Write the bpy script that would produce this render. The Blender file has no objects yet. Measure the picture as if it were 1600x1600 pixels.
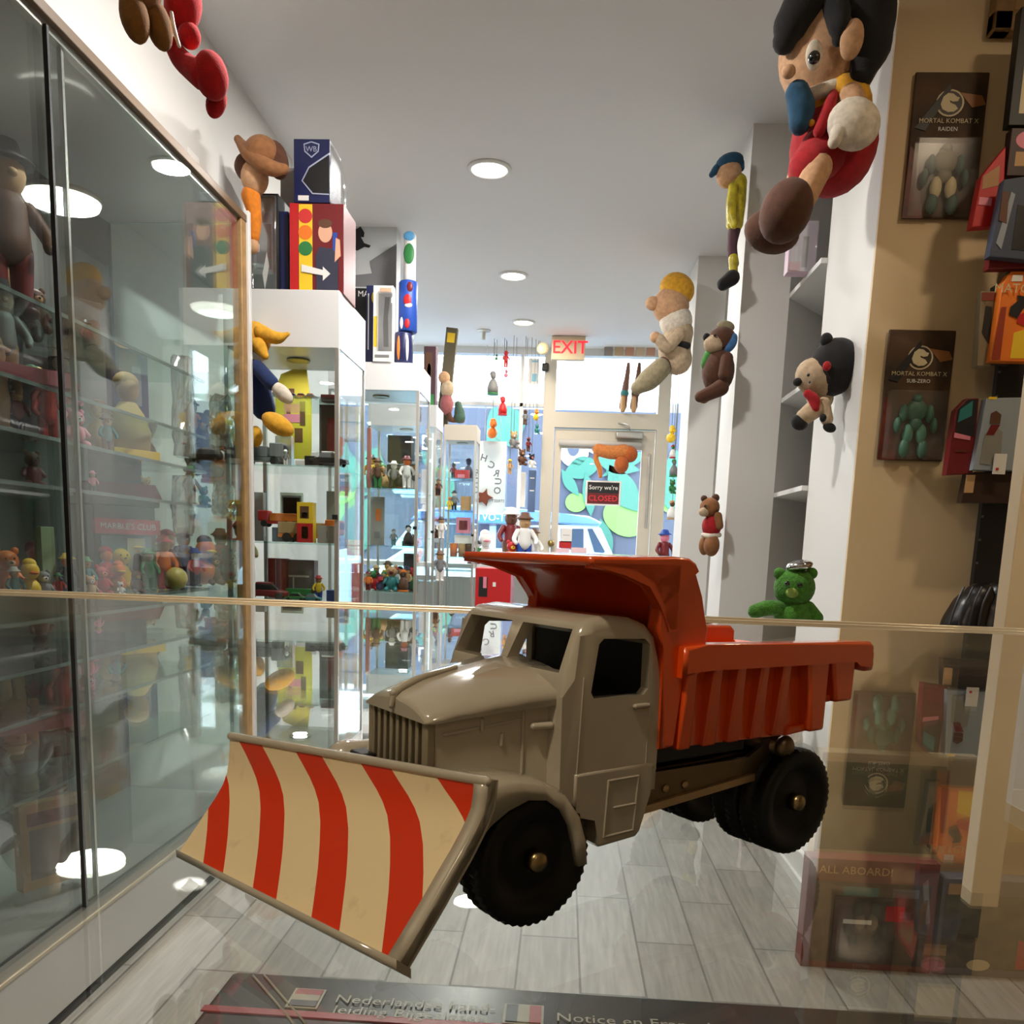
import bpy, bmesh, math, random
from mathutils import Vector, Matrix
random.seed(7)
SC = bpy.context.scene
COL = SC.collection
# ---------------------------------------------------------------- camera
F, PX, PY, CH, GZ = 1330., 800., 1067., 1.0, 0.958     # lens in pixels, principal point, eye height, glass counter top
_d = Vector((880-PX, -(862-PY), -F)).normalized()
_dn = Vector((-0.0347, -1, 0)); _v = (_dn + Vector((0, 0, -1))*(-(_dn.dot(_d))/(-_d.z))).normalized()
_up = -_v; _rt = _d.cross(_up)
RW = Matrix((_rt, _d, _up))                      # camera axes -> world axes
CAM = Vector((0, 0, CH))
cd = bpy.data.cameras.new('camera'); cam = bpy.data.objects.new('camera', cd); COL.objects.link(cam)
cam.matrix_world = Matrix.Translation(CAM) @ RW.to_4x4()
cd.sensor_width = 36; cd.lens = 36*F/1600; cd.shift_y = (PY-800)/1600.; cd.clip_start = .005; cd.clip_end = 200
SC.camera = cam
# ---------------------------------------------------------------- light
SC.view_settings.view_transform = 'Standard'; SC.view_settings.look = 'None'
SC.view_settings.exposure = 0.12; SC.view_settings.gamma = 1; SC.view_settings.use_curve_mapping = False
SC.cycles.use_denoising = True; SC.cycles.max_bounces = 10; SC.cycles.transparent_max_bounces = 24
SC.cycles.caustics_reflective = False; SC.cycles.caustics_refractive = False; SC.cycles.sample_clamp_indirect = 6
w = bpy.data.worlds.new('daylight'); SC.world = w; w.use_nodes = True
w.node_tree.nodes['Background'].inputs[0].default_value = (.83, .93, 1, 1)
w.node_tree.nodes['Background'].inputs[1].default_value = 10.0
def area(name, loc, size, power, col, rot=(0, 0, 0), portal=False, shape='DISK', sy=None, spread=None):
    l = bpy.data.lights.new(name, 'AREA'); l.shape = shape; l.size = size; l.energy = power; l.color = col
    if sy: l.size_y = sy
    if spread: l.spread = spread
    if portal: l.cycles.is_portal = True
    o = bpy.data.objects.new(name, l); o.location = loc; o.rotation_euler = rot; COL.objects.link(o); return o
area('window_portal', (-.5, 6.78, 1.6), 3.0, 1, (1, 1, 1), (math.radians(-90), 0, 0), True, 'RECTANGLE', 2.0)
WARM = (1, .80, .56); NEUT = (1, .96, .91)
LAMPS = [(-.359, 3.657, 24, NEUT), (-.341, 4.986, 20, NEUT), (-.329, 5.955, 10, (1, .86, .66)), (-.36, 2.15, 24, NEUT),
         (1.25, 1.45, 5.5, WARM), (-.60, -.55, 14, WARM), (.45, -1.5, 1.5, WARM)]
# ---------------------------------------------------------------- helpers
def ray(x, y): return RW @ Vector((x-PX, -(y-PY), -F))
def Yp(x, y, Y): r = ray(x, y); return CAM + r*(Y/r.y)
def Xp(x, y, X): r = ray(x, y); return CAM + r*(X/r.x)
def Zp(x, y, Z): r = ray(x, y); return CAM + r*((Z-CH)/r.z)
def lin(c):
    c = c/255.; return c/12.92 if c <= .04045 else ((c+.055)/1.055)**2.4
_mats = {}
def mat(name, rgb=(128, 128, 128), rough=.6, metal=0, noise=None, bump=0, bscale=200, coat=0, sheen=0, alpha=1, emit=None, spec=None):
    if name in _mats: return _mats[name]
    m = bpy.data.materials.new(name); m.use_nodes = True; nt = m.node_tree; b = nt.nodes['Principled BSDF']
    c = tuple(lin(v) for v in rgb)+(1,)
    b.inputs['Base Color'].default_value = c; b.inputs['Roughness'].default_value = rough; b.inputs['Metallic'].default_value = metal
    if spec is not None: b.inputs['Specular IOR Level'].default_value = spec
    if coat: b.inputs['Coat Weight'].default_value = coat; b.inputs['Coat Roughness'].default_value = .08
    if sheen: b.inputs['Sheen Weight'].default_value = sheen
    b.inputs['Alpha'].default_value = alpha
    if emit: b.inputs['Emission Color'].default_value = tuple(lin(v) for v in emit[:3])+(1,); b.inputs['Emission Strength'].default_value = emit[3]
    tc = nt.nodes.new('ShaderNodeTexCoord')
    if noise:
        sc, amt = noise[:2]
        n = nt.nodes.new('ShaderNodeTexNoise'); n.inputs['Scale'].default_value = sc; n.inputs['Detail'].default_value = 5
        nt.links.new(tc.outputs['Object'], n.inputs['Vector'])
        mx = nt.nodes.new('ShaderNodeMix'); mx.data_type = 'RGBA'
        c2 = tuple(lin(v) for v in noise[2])+(1,) if len(noise) > 2 else tuple(x*(1-amt) for x in c[:3])+(1,)
        rp = nt.nodes.new('ShaderNodeMapRange'); rp.inputs[1].default_value = .35; rp.inputs[2].default_value = .65; rp.inputs[4].default_value = 1 if len(noise) < 3 else amt
        nt.links.new(n.outputs[0], rp.inputs[0]); nt.links.new(rp.outputs[0], mx.inputs[0])
        mx.inputs[6].default_value = c; mx.inputs[7].default_value = c2
        nt.links.new(mx.outputs[2], b.inputs['Base Color'])
    if bump:
        n = nt.nodes.new('ShaderNodeTexNoise'); n.inputs['Scale'].default_value = bscale; n.inputs['Detail'].default_value = 3
        nt.links.new(tc.outputs['Object'], n.inputs['Vector'])
        bp = nt.nodes.new('ShaderNodeBump'); bp.inputs['Strength'].default_value = bump; bp.inputs['Distance'].default_value = .004
        nt.links.new(n.outputs[0], bp.inputs['Height']); nt.links.new(bp.outputs[0], b.inputs['Normal'])
    _mats[name] = m; return m
def glass(name, k=1.0, tint=(1, 1, 1), f0=.04, haze=0.0, hazec=(.5, .5, .5), rough=0.0):
    if name in _mats: return _mats[name]
    m = bpy.data.materials.new(name); m.use_nodes = True; nt = m.node_tree; N = nt.nodes; L = nt.links; N.clear()
    out = N.new('ShaderNodeOutputMaterial'); tr = N.new('ShaderNodeBsdfTransparent'); tr.inputs[0].default_value = (*tint, 1)
    gl = N.new('ShaderNodeBsdfGlossy'); gl.inputs['Roughness'].default_value = rough; gl.inputs[0].default_value = (1, 1, 1, 1)
    g = N.new('ShaderNodeNewGeometry'); dt = N.new('ShaderNodeVectorMath'); dt.operation = 'DOT_PRODUCT'
    L.new(g.outputs['Normal'], dt.inputs[0]); L.new(g.outputs['Incoming'], dt.inputs[1])
    def M(op, a, b=None):
        n = N.new('ShaderNodeMath'); n.operation = op
        for i, v in ((0, a), (1, b)):
            if v is None: continue
            if isinstance(v, (int, float)): n.inputs[i].default_value = v
            else: L.new(v, n.inputs[i])
        return n.outputs[0]
    c = M('ABSOLUTE', dt.outputs['Value']); s = M('POWER', M('SUBTRACT', 1, c), 5)
    fr = M('MULTIPLY', M('ADD', M('MULTIPLY', s, 1-f0), f0), k); fr = M('MINIMUM', fr, 1.0)
    mx = N.new('ShaderNodeMixShader'); L.new(fr, mx.inputs[0]); L.new(tr.outputs[0], mx.inputs[1]); L.new(gl.outputs[0], mx.inputs[2])
    last = mx
    if haze:
        df = N.new('ShaderNodeBsdfDiffuse'); df.inputs[0].default_value = (*hazec, 1)
        m2 = N.new('ShaderNodeMixShader'); m2.inputs[0].default_value = haze
        L.new(mx.outputs[0], m2.inputs[1]); L.new(df.outputs[0], m2.inputs[2]); last = m2
    L.new(last.outputs[0], out.inputs[0]); _mats[name] = m; return m
WL = {}             # world origin of every object
def prop(o, label=None, cat=None, group=None, kind=None):
    if label: o['label'] = label
    if cat: o['category'] = cat
    if group: o['group'] = group
    if kind: o['kind'] = kind
    return o
def thing(name, label, cat, loc, group=None):
    o = bpy.data.objects.new(name, None); COL.objects.link(o); o.empty_display_size = .02
    o.location = loc; WL[o.name] = Vector(loc); return prop(o, label, cat, group)
I3 = Matrix.Identity(3)
class MB:
    def __init__(s, T=None): s.bm = bmesh.new(); s.mats = []; s.mi = 0; s.T = T or Matrix.Identity(4); s.k = s.T.to_3x3().col[2].length
    def m(s, mt):
        if mt not in s.mats: s.mats.append(mt)
        s.mi = s.mats.index(mt); return s
    def _v(s, p): return s.bm.verts.new(s.T @ Vector(p))
    def face(s, pts, smooth=False):
        f = s.bm.faces.new([s._v(p) for p in pts]); f.material_index = s.mi; f.smooth = smooth; return f
    def _fs(s, vs, quads, smooth=False):
        r = []
        for q in quads:
            try: f = s.bm.faces.new([vs[i] for i in q])
            except ValueError: continue
            f.material_index = s.mi; f.smooth = smooth; r.append(f)
        return r
    def hexa(s, P, bev=0, seg=2):
        vs = [s._v(p) for p in P]
        fs = s._fs(vs, [(0, 3, 2, 1), (4, 5, 6, 7), (0, 1, 5, 4), (1, 2, 6, 5), (2, 3, 7, 6), (3, 0, 4, 7)])
        if bev:
            ed = list({e for f in fs for e in f.edges})
            r = bmesh.ops.bevel(s.bm, geom=ed, offset=bev*s.k, segments=seg, affect='EDGES', profile=.5)
            for f in r['faces']: f.material_index = s.mi; f.smooth = True
        return s
    def box(s, c, d, R=I3, bev=0, seg=2):
        c = Vector(c); h = [x/2 for x in d]
        P = [c + R @ Vector((a*h[0], b*h[1], e*h[2])) for e in (-1, 1) for a, b in ((-1, -1), (1, -1), (1, 1), (-1, 1))]
        return s.hexa(P, bev, seg)
    def b2(s, lo, hi, bev=0, seg=2):
        return s.box([(a+b)/2 for a, b in zip(lo, hi)], [abs(b-a) for a, b in zip(lo, hi)], I3, bev, seg)
    def prism(s, poly, o, ex, ey, ez, smooth=False, bev=0, seg=2):
        """poly in (ex,ey) extruded along vector ez"""
        o, ex, ey, ez = map(Vector, (o, ex, ey, ez)); n = len(poly)
        a = [s._v(o+ex*p[0]+ey*p[1]) for p in poly]; b = [s._v(o+ex*p[0]+ey*p[1]+ez) for p in poly]
        fs = [s.bm.faces.new(a), s.bm.faces.new(b[::-1])]
        for i in range(n): fs.append(s.bm.faces.new((a[i], a[(i+1) % n], b[(i+1) % n], b[i])))
        for f in fs: f.material_index = s.mi
        for f in fs[2:]: f.smooth = smooth
        if bev:
            ed = list({e for f in fs[:2] for e in f.edges})
            r = bmesh.ops.bevel(s.bm, geom=ed, offset=bev*s.k, segments=seg, affect='EDGES', profile=.5)
            for f in r['faces']: f.material_index = s.mi; f.smooth = True
        return s
    def loft(s, rings, caps=True, smooth=True, closed=True):
        R = [[s._v(p) for p in r] for r in rings]; n = len(R[0])
        for a, b in zip(R, R[1:]):
            for i in range(n if closed else n-1):
                try: f = s.bm.faces.new((a[i], a[(i+1) % n], b[(i+1) % n], b[i]))
                except ValueError: continue
                f.material_index = s.mi; f.smooth = smooth
        if caps:
            for r in (R[0], R[-1][::-1]):
                try: f = s.bm.faces.new(r); f.material_index = s.mi
                except ValueError: pass
        return s
    def lathe(s, prof, o=(0, 0, 0), ax=(0, 0, 1), seg=20, smooth=True):
        o = Vector(o); ax = Vector(ax).normalized(); q = ax.to_track_quat('Z', 'Y').to_matrix()
        rings = [[o + q @ Vector((r*math.cos(2*math.pi*i/seg), r*math.sin(2*math.pi*i/seg), h)) for i in range(seg)] for r, h in prof]
        return s.loft(rings, True, smooth)
    def cyl(s, a, b, r0, r1=None, seg=14, smooth=True):
        a = Vector(a); b = Vector(b); return s.lathe([(r0, 0), (r0 if r1 is None else r1, (b-a).length)], a, b-a, seg, smooth)
    def ell(s, c, r, R=I3, seg=16, rings=10, cut=None):
        c = Vector(c); r = (r, r, r) if isinstance(r, (int, float)) else r
        rr = []
        for j in range(rings+1):
            t = math.pi*j/rings; rad = max(math.sin(t), .02)
            rr.append([c + R @ Vector((r[0]*rad*math.cos(2*math.pi*i/seg), r[1]*rad*math.sin(2*math.pi*i/seg), r[2]*math.cos(t))) for i in range(seg)])
        return s.loft(rr)
    def chain(s, pts, seg=12, flat=1.0):
        """smooth tapered capsule through [(point, radius), ...]"""
        P = [Vector(p) for p, _ in pts]; Rr = [r for _, r in pts]
        Q = []; n = len(P)
        for i in range(n-1):
            p0, p1, p2, p3 = P[max(i-1, 0)], P[i], P[i+1], P[min(i+2, n-1)]
            k = 5
            for j in range(k):
                t = j/k
                q = .5*((2*p1)+(p2-p0)*t+(2*p0-5*p1+4*p2-p3)*t*t+(-p0+3*p1-3*p2+p3)*t**3)
                tt = t*t*(3-2*t); Q.append((q, Rr[i]*(1-tt)+Rr[i+1]*tt))
        Q.append((P[-1], Rr[-1]))
        d0 = (Q[1][0]-Q[0][0]).normalized(); d1 = (Q[-1][0]-Q[-2][0]).normalized()
        full = [(Q[0][0]-d0*Q[0][1]*math.cos(a), max(Q[0][1]*math.sin(a), Q[0][1]*.03)) for a in (0.02, .45, .9, 1.3)] + Q + \
               [(Q[-1][0]+d1*Q[-1][1]*math.cos(a), max(Q[-1][1]*math.sin(a), Q[-1][1]*.03)) for a in (1.3, .9, .45, .02)]
        rings = []; nrm = None
        for i, (p, r) in enumerate(full):
            t = (full[min(i+1, len(full)-1)][0]-full[max(i-1, 0)][0]).normalized()
            if nrm is None: nrm = t.orthogonal().normalized()
            nrm = (nrm - t*nrm.dot(t)).normalized(); bn = t.cross(nrm)
            rings.append([p + (nrm*math.cos(2*math.pi*k/seg)+bn*math.sin(2*math.pi*k/seg)*flat)*r for k in range(seg)])
        return s.loft(rings)
    def text(s, txt, o, ex, ey, size, depth=.0004, align='CENTER', bold=0, mirror=False):
        cu = bpy.data.curves.new('t', 'FONT'); cu.body = txt; cu.size = 1; cu.align_x = align; cu.align_y = 'CENTER'
        cu.resolution_u = 2; cu.offset = bold
        ob = bpy.data.objects.new('t', cu); COL.objects.link(ob)
        dg = bpy.context.evaluated_depsgraph_get(); dg.update(); me = ob.evaluated_get(dg).to_mesh()
        o, ex, ey = Vector(o), Vector(ex).normalized(), Vector(ey).normalized(); n = ex.cross(ey); k = -1 if mirror else 1
        vs = [s._v(o + ex*v.co.x*size*k + ey*v.co.y*size + n*depth) for v in me.vertices]
        for p in me.polygons:
            try: f = s.bm.faces.new([vs[i] for i in p.vertices]); f.material_index = s.mi
            except ValueError: pass
        ob.evaluated_get(dg).to_mesh_clear(); bpy.data.objects.remove(ob); bpy.data.curves.remove(cu); return s
    def build(s, name, parent=None, label=None, cat=None, group=None, kind=None, origin=None):
        bm = s.bm
        bmesh.ops.remove_doubles(bm, verts=bm.verts, dist=1e-6)
        bmesh.ops.recalc_face_normals(bm, faces=bm.faces)
        if parent is not None: O = WL[parent.name]
        elif origin is not None: O = Vector(origin)
        else:
            xs = [v.co for v in bm.verts]
            O = Vector(((min(c.x for c in xs)+max(c.x for c in xs))/2, (min(c.y for c in xs)+max(c.y for c in xs))/2, min(c.z for c in xs)))
        for v in bm.verts: v.co -= O
        me = bpy.data.meshes.new(name); bm.to_mesh(me); bm.free()
        for m in s.mats: me.materials.append(m)
        o = bpy.data.objects.new(name, me); COL.objects.link(o)
        if parent is not None: o.parent = parent
        else: o.location = O
        WL[o.name] = O.copy(); return prop(o, label, cat, group, kind)
def boolean(o, cutters, op='DIFFERENCE'):
    for c in cutters:
        c.parent = o.parent
        m = o.modifiers.new('b', 'BOOLEAN'); m.operation = op; m.object = c; m.solver = 'EXACT'
    bpy.context.view_layer.update()
    dg = bpy.context.evaluated_depsgraph_get(); me = bpy.data.meshes.new_from_object(o.evaluated_get(dg))
    o.modifiers.clear(); o.data = me
    for c in cutters: bpy.data.objects.remove(c)
# ---------------------------------------------------------------- materials
M_wall = mat('white_paint', (214, 212, 208), .6, bump=.05, bscale=60)
M_beige = mat('beige_paint', (214, 190, 150), .65, bump=.05, bscale=60)
M_ceil = mat('ceiling_paint', (226, 226, 226), .75)
M_trimw = mat('white_trim', (222, 222, 220), .45)
M_white = mat('white_laminate', (222, 222, 222), .35, coat=.3)
M_gold = mat('champagne_metal', (236, 222, 196), .3, .6)
M_wood = mat('light_wood', (178, 140, 88), .5, noise=(30, .3))
M_alu = mat('brushed_aluminium', (190, 188, 182), .35, .8)
M_dark = mat('black_plastic', (14, 14, 15), .45)
M_chrome = mat('chrome', (210, 210, 210), .12, 1)
M_glass = glass('display_glass', 1.0, (.95, .975, .97))
M_shelfg = glass('shelf_glass', 1.0, (.80, .90, .87))
M_top = glass('counter_glass', 1.15, (.95, .965, .95), .05, .012)
M_wing = glass('window_glass', 1.0, (.97, .98, .98))
M_clear = glass('clear_plastic', 3.2, (.96, .97, .97), .06, .05, (.8, .8, .82), .06)
M_blis = glass('card_blister', .15, (.97, .97, .97), .05, .05, (.7, .66, .6), .2)
M_bag = glass('crinkled_plastic', 4.5, (.94, .95, .96), .08, .14, (.85, .86, .9), .12)
M_red = mat('red', (188, 22, 26), .5); M_ora = mat('orange', (232, 120, 30), .5); M_yel = mat('yellow', (236, 196, 40), .5)
M_blu = mat('blue', (28, 70, 160), .5); M_grn = mat('green', (40, 120, 60), .5); M_wht = mat('white', (232, 230, 226), .5)
M_blk = mat('black', (16, 16, 18), .5); M_brn = mat('brown', (92, 56, 34), .6); M_skin = mat('skin_tone', (220, 168, 138), .6)
M_pnk = mat('pink', (222, 130, 150), .5); M_gry = mat('grey', (120, 120, 122), .5); M_tan = mat('tan', (190, 150, 104), .6)
M_nvy = mat('navy', (26, 32, 78), .4); M_mar = mat('maroon', (110, 18, 24), .45); M_teal = mat('teal', (40, 120, 122), .5)
PAL = {'red': M_red, 'orange': M_ora, 'yellow': M_yel, 'blue': M_blu, 'green': M_grn, 'white': M_wht, 'black': M_blk, 'brown': M_brn,
       'pink': M_pnk, 'grey': M_gry, 'tan': M_tan, 'navy': M_nvy, 'maroon': M_mar, 'teal': M_teal}
# ---------------------------------------------------------------- setting
def struct(name, mb): return mb.build(name, kind='structure')
fm = mat('plank_tile', (150, 146, 138), .42); nt = fm.node_tree; N = nt.nodes; L = nt.links; pb = N['Principled BSDF']
tc = N['Texture Coordinate']; mp = N.new('ShaderNodeMapping'); mp.inputs['Rotation'].default_value = (0, 0, math.radians(90)); mp.inputs['Location'].default_value = (.06, -.085, 0)
bk = N.new('ShaderNodeTexBrick'); bk.offset = .5; bk.inputs['Scale'].default_value = 1; bk.inputs['Brick Width'].default_value = .56; bk.inputs['Row Height'].default_value = .151
bk.inputs['Mortar Size'].default_value = .0028; bk.inputs['Color1'].default_value = (.30, .285, .255, 1); bk.inputs['Color2'].default_value = (.40, .385, .35, 1); bk.inputs['Mortar'].default_value = (.16, .15, .135, 1)
wv = N.new('ShaderNodeTexNoise'); wv.inputs['Scale'].default_value = 6; wv.inputs['Detail'].default_value = 8
m2 = N.new('ShaderNodeMapping'); m2.inputs['Scale'].default_value = (14, 1.2, 1)
L.new(tc.outputs['Object'], mp.inputs[0]); L.new(mp.outputs[0], bk.inputs[0]); L.new(tc.outputs['Object'], m2.inputs[0]); L.new(m2.outputs[0], wv.inputs['Vector'])
mr = N.new('ShaderNodeMapRange'); mr.inputs[1].default_value = .3; mr.inputs[2].default_value = .7; mr.inputs[3].default_value = .78; mr.inputs[4].default_value = 1.12
mm = N.new('ShaderNodeVectorMath'); mm.operation = 'SCALE'; L.new(wv.outputs[0], mr.inputs[0]); L.new(bk.outputs[0], mm.inputs[0]); L.new(mr.outputs[0], mm.inputs['Scale']); L.new(mm.outputs[0], pb.inputs['Base Color'])
b = MB().m(fm).b2((-2.1, -2.6, -.05), (2.7, 6.7, 0)); struct('floor', b)
b = MB().m(M_ceil).b2((-2.1, -2.6, 2.5), (2.7, 6.8, 2.56)); struct('ceiling', b)
b = MB().m(M_beige).b2((-2.2, -2.7, 0), (2.8, -2.6, 2.56)); struct('wall_back', b)
b = MB().m(M_wall).b2((-1.5, -2.6, 0), (-1.45, 5.4, 2.5)).b2((-1.45, -2.6, 1.99), (-1.14, 3.6, 2.5)).b2((-2.1, 5.35, 0), (-1.5, 5.4, 2.5)).b2((-2.15, 5.4, 0), (-2.1, 6.8, 2.5))
struct('wall_left', b)
b = MB().m(M_wall).b2((.79, 2.462, 0), (1.3, 2.9, 2.5)).b2((1.12, 2.9, 0), (1.2, 6.7, 2.5))
b.prism([(.60, 3.28), (.77, 3.28), (1.12, 3.72), (1.12, 3.80), (.60, 3.55)], (0, 0, 0), (1, 0, 0), (0, 1, 0), (0, 0, 2.5))
b.prism([(.62, 4.63), (.77, 4.63), (1.12, 5.0), (1.12, 5.1), (.62, 4.95)], (0, 0, 0), (1, 0, 0), (0, 1, 0), (0, 0, 2.5))
struct('wall_right', b)
b = MB().m(M_beige).b2((.79, 2.45, 0), (2.75, 2.461, 2.5)).b2((2.7, -2.6, 0), (2.8, 2.45, 2.5)); struct('wall_right_front', b)
b = MB().m(M_trimw).b2((.775, 2.44, 0), (.79, 2.9, .10)).b2((.765, 2.435, 0), (.79, 2.9, .03)); struct('baseboard_right', b)
# niche shelves on the right
def niche_shelf(poly, z, t=.016): b = MB().m(M_trimw).prism(poly, (0, 0, z), (1, 0, 0), (0, 1, 0), (0, 0, t)); struct('trim_1', b)
for z in (1.225, 1.563, 1.925): niche_shelf([(.77, 3.278), (.77, 2.902), (1.118, 2.902), (1.118, 3.715)], z)
for z in (1.2, 1.55, 1.9): niche_shelf([(.79, 4.62), (.79, 3.9), (1.118, 3.9), (1.118, 4.98)], z)
# storefront ------------------------------------------------------
YF = 6.7
def P7(x, y, Y=YF): return Yp(x, y, Y)
zt = P7(830, 555).z; ztr = P7(800, 633).z; xl = -2.1; xd0 = P7(852, 800).x; xd1 = P7(1029, 760).x; zdt = P7(940, 671).z; zth = P7(940, 647).z
b = MB().m(M_trimw)
b.b2((xl, YF-.03, zt), (1.12, YF+.06, 2.5))                      # head
b.b2((xl, YF-.03, ztr-.012), (xd0, YF+.04, ztr+.012))             # left transom bar
b.b2((xl, YF-.03, 0), (xd0, YF+.05, .78))                         # stall riser
b.b2((xd1, YF-.03, 0), (1.12, YF+.05, .78))
for x in (-1.62, P7(816, 600).x, -1.05): b.b2((x-.012, YF-.03, .78), (x+.012, YF+.04, zt))
xr = P7(1075, 700).x; b.b2((xr, YF-.03, 0), (1.12, YF+.05, 2.5))
struct('wall_front', b)
b = MB().m(mat('cream_frame', (205, 198, 182), .4)); wd = .045
for x in (xd0, xd1): b.b2((x-wd, YF-.06, 0), (x+wd, YF+.05, zt))
b.b2((xd0+wd, YF-.06, zdt), (xd1-wd, YF+.05, zth)); struct('trim_2', b)
b = MB().m(M_wing).b2((xl, YF, .78), (xd0-wd, YF+.006, zt)).b2((xd1+wd, YF, .78), (xr, YF+.006, zt)).b2((xd0+wd, YF, zth), (xd1-wd, YF+.006, zt)); struct('window_1', b)
# door
dx0, dx1 = xd0+wd+.006, xd1-wd-.006; gx0 = P7(874, 780).x; gx1 = P7(998, 780).x; gz1 = P7(930, 702).z; gz0 = .55
dm = mat('door_paint', (212, 204, 188), .42)
b = MB().m(dm); y0, y1 = YF-.035, YF+.01
b.b2((dx0, y0, .01), (gx0, y1, zdt-.008)).b2((gx1, y0, .01), (dx1, y1, zdt-.008)).b2((gx0, y0, gz1), (gx1, y1, zdt-.008)).b2((gx0, y0, .01), (gx1, y1, gz0))
door = struct('door_1', b)
MB().m(M_wing).b2((gx0, YF-.014, gz0), (gx1, YF-.008, gz1)).build('pane', door)
k = P7(861, 849, 6.64); MB().m(mat('brass', (150, 130, 80), .3, 1)).lathe([(.022, 0), (.022, .006), (.010, .01), (.010, .03), (.024, .04), (.026, .052), (.016, .062), (.0, .064)], (k.x, YF-.035, k.z), (0, -1, 0)).build('knob', door)
a = P7(962, 677, 6.63); c = P7(1005, 684, 6.63)
b = MB().m(M_alu).b2((a.x, 6.60, c.z-.012), (c.x, 6.664, a.z+.012), .012).chain([((a.x*.5+c.x*.5, 6.60, a.z+.02), .006), ((a.x*.6+c.x*.4, 6.55, a.z+.05), .006), (((a.x*.9+c.x*.1), 6.64, a.z+.075), .006)])
b.build('door_closer', door, 'grey door closer')
a = P7(873, 690, 6.6); c = P7(1003, 700, 6.6); MB().m(mat('blind_fabric', (200, 196, 190), .7)).cyl((a.x, 6.63, a.z), (c.x, 6.63, a.z-.01), .024).build('roller_blind', door)
MB().m(M_alu).b2((P7(1016, 700).x-.012, 6.655, 1.2), (P7(1016, 700).x+.004, 6.664, 1.75), .003).build('hinge', door)
# outside ---------------------------------------------------------
b = MB().m(mat('asphalt', (96, 98, 102), .8, noise=(20, .3))).b2((-9, 6.8, -.15), (9, 16, -.1)); struct('ground', b)
mur = thing('mural_wall', 'dark blue street mural of lime green fruit and leaves seen through the door', 'mural', (0, 11, -.1))
zm = Yp(930, 642, 11).z
MB().m(mat('mural_ground', (56, 66, 86), .7)).b2((-3.2, 11, -.1), (3, 11.3, zm)).build('panel', mur)
def disc(b, c, rx, rz, rot=0, n=22, th=.006):
    c = Vector(c); pts = []
    for i in range(n):
        t = 2*math.pi*i/n; u, v = rx*math.cos(t), rz*math.sin(t)
        pts.append((c.x+u*math.cos(rot)-v*math.sin(rot), c.z+u*math.sin(rot)+v*math.cos(rot)))
    b.prism(pts, (0, c.y, 0), (1, 0, 0), (0, 0, 1), (0, -th, 0)); return b
def leaf(b, p, l, wdt, rot):
    c, s = math.cos(rot), math.sin(rot); pts = []
    for i in range(14):
        t = i/13; pts.append((t*l, wdt*math.sin(math.pi*t)))
    for i in range(12, 0, -1):
        t = i/13; pts.append((t*l, -wdt*.7*math.sin(math.pi*t)))
    b.prism([(p.x+u*c-v*s, p.z+u*s+v*c) for u, v in pts], (0, p.y, 0), (1, 0, 0), (0, 0, 1), (0, -.004, 0))
q = lambda x, y, d=0: Yp(x, y, 11-d)
lg = mat('mural_lime', (96, 150, 70), .7); dg_ = mat('mural_green', (44, 104, 92), .7); lw = mat('mural_white', (220, 232, 236), .7)
b = MB().m(dg_)
for x, y, l, wd_, r in ((880, 742, .5, .16, .3), (915, 738, .55, .1, -1.4), (1000, 735, .6, .12, 2.9), (975, 760, .5, .16, 1.9), (1000, 800, .7, .2, 2.2), (940, 745, .7, .09, .5), (905, 775, .4, .08, 2.2),
                    (955, 870, .5, .12, 1.9), (760, 690, .6, .3, .6), (800, 700, .5, .2, 1.8), (560, 780, .7, .3, 1.2), (555, 870, .8, .3, 1.3), (690, 800, .6, .2, 1.5), (1050, 800, .7, .25, 1.6), (1052, 700, .6, .2, -1.4)):
    leaf(b, q(x, y, .012+.0003*x%.02+.02), l, wd_, r)
b.build('painted_leaves', mur)
b = MB().m(lg); disc(b, q(900, 785, .03), .135, .12); disc(b, q(975, 810, .03), .28, .21, -.5); disc(b, q(545, 800, .03), .2, .3); disc(b, q(1052, 765, .03), .2, .3); disc(b, q(690, 760, .03), .15, .25)
b.build('painted_fruit', mur)
b = MB().m(lw); disc(b, q(897, 704, .034), .185, .20); b.m(mat('mural_ground')); disc(b, q(896, 700, .042), .075, .10)
b.m(lw).text('D', q(930, 700, .04), (-1, 0, 0), (0, 0, 1), .26, .0).text('S', q(943, 720, .04), (-1, 0, 0), (0, 0, 1), .2, 0)
b.build('painted_lettering', mur)
# building across the street, above the mural
b = MB().m(mat('pale_render', (236, 238, 240), .8)).b2((-8, 12.6, -.1), (8, 13.2, 3.4)); b.m(M_gry)
for i in range(7): b.b2((-4+i*1.3, 12.5, 2.6), (-3.4+i*1.3, 12.6, 3.1))
b.build('shop_building', None, 'pale low building across the street above the mural', 'building')
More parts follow.
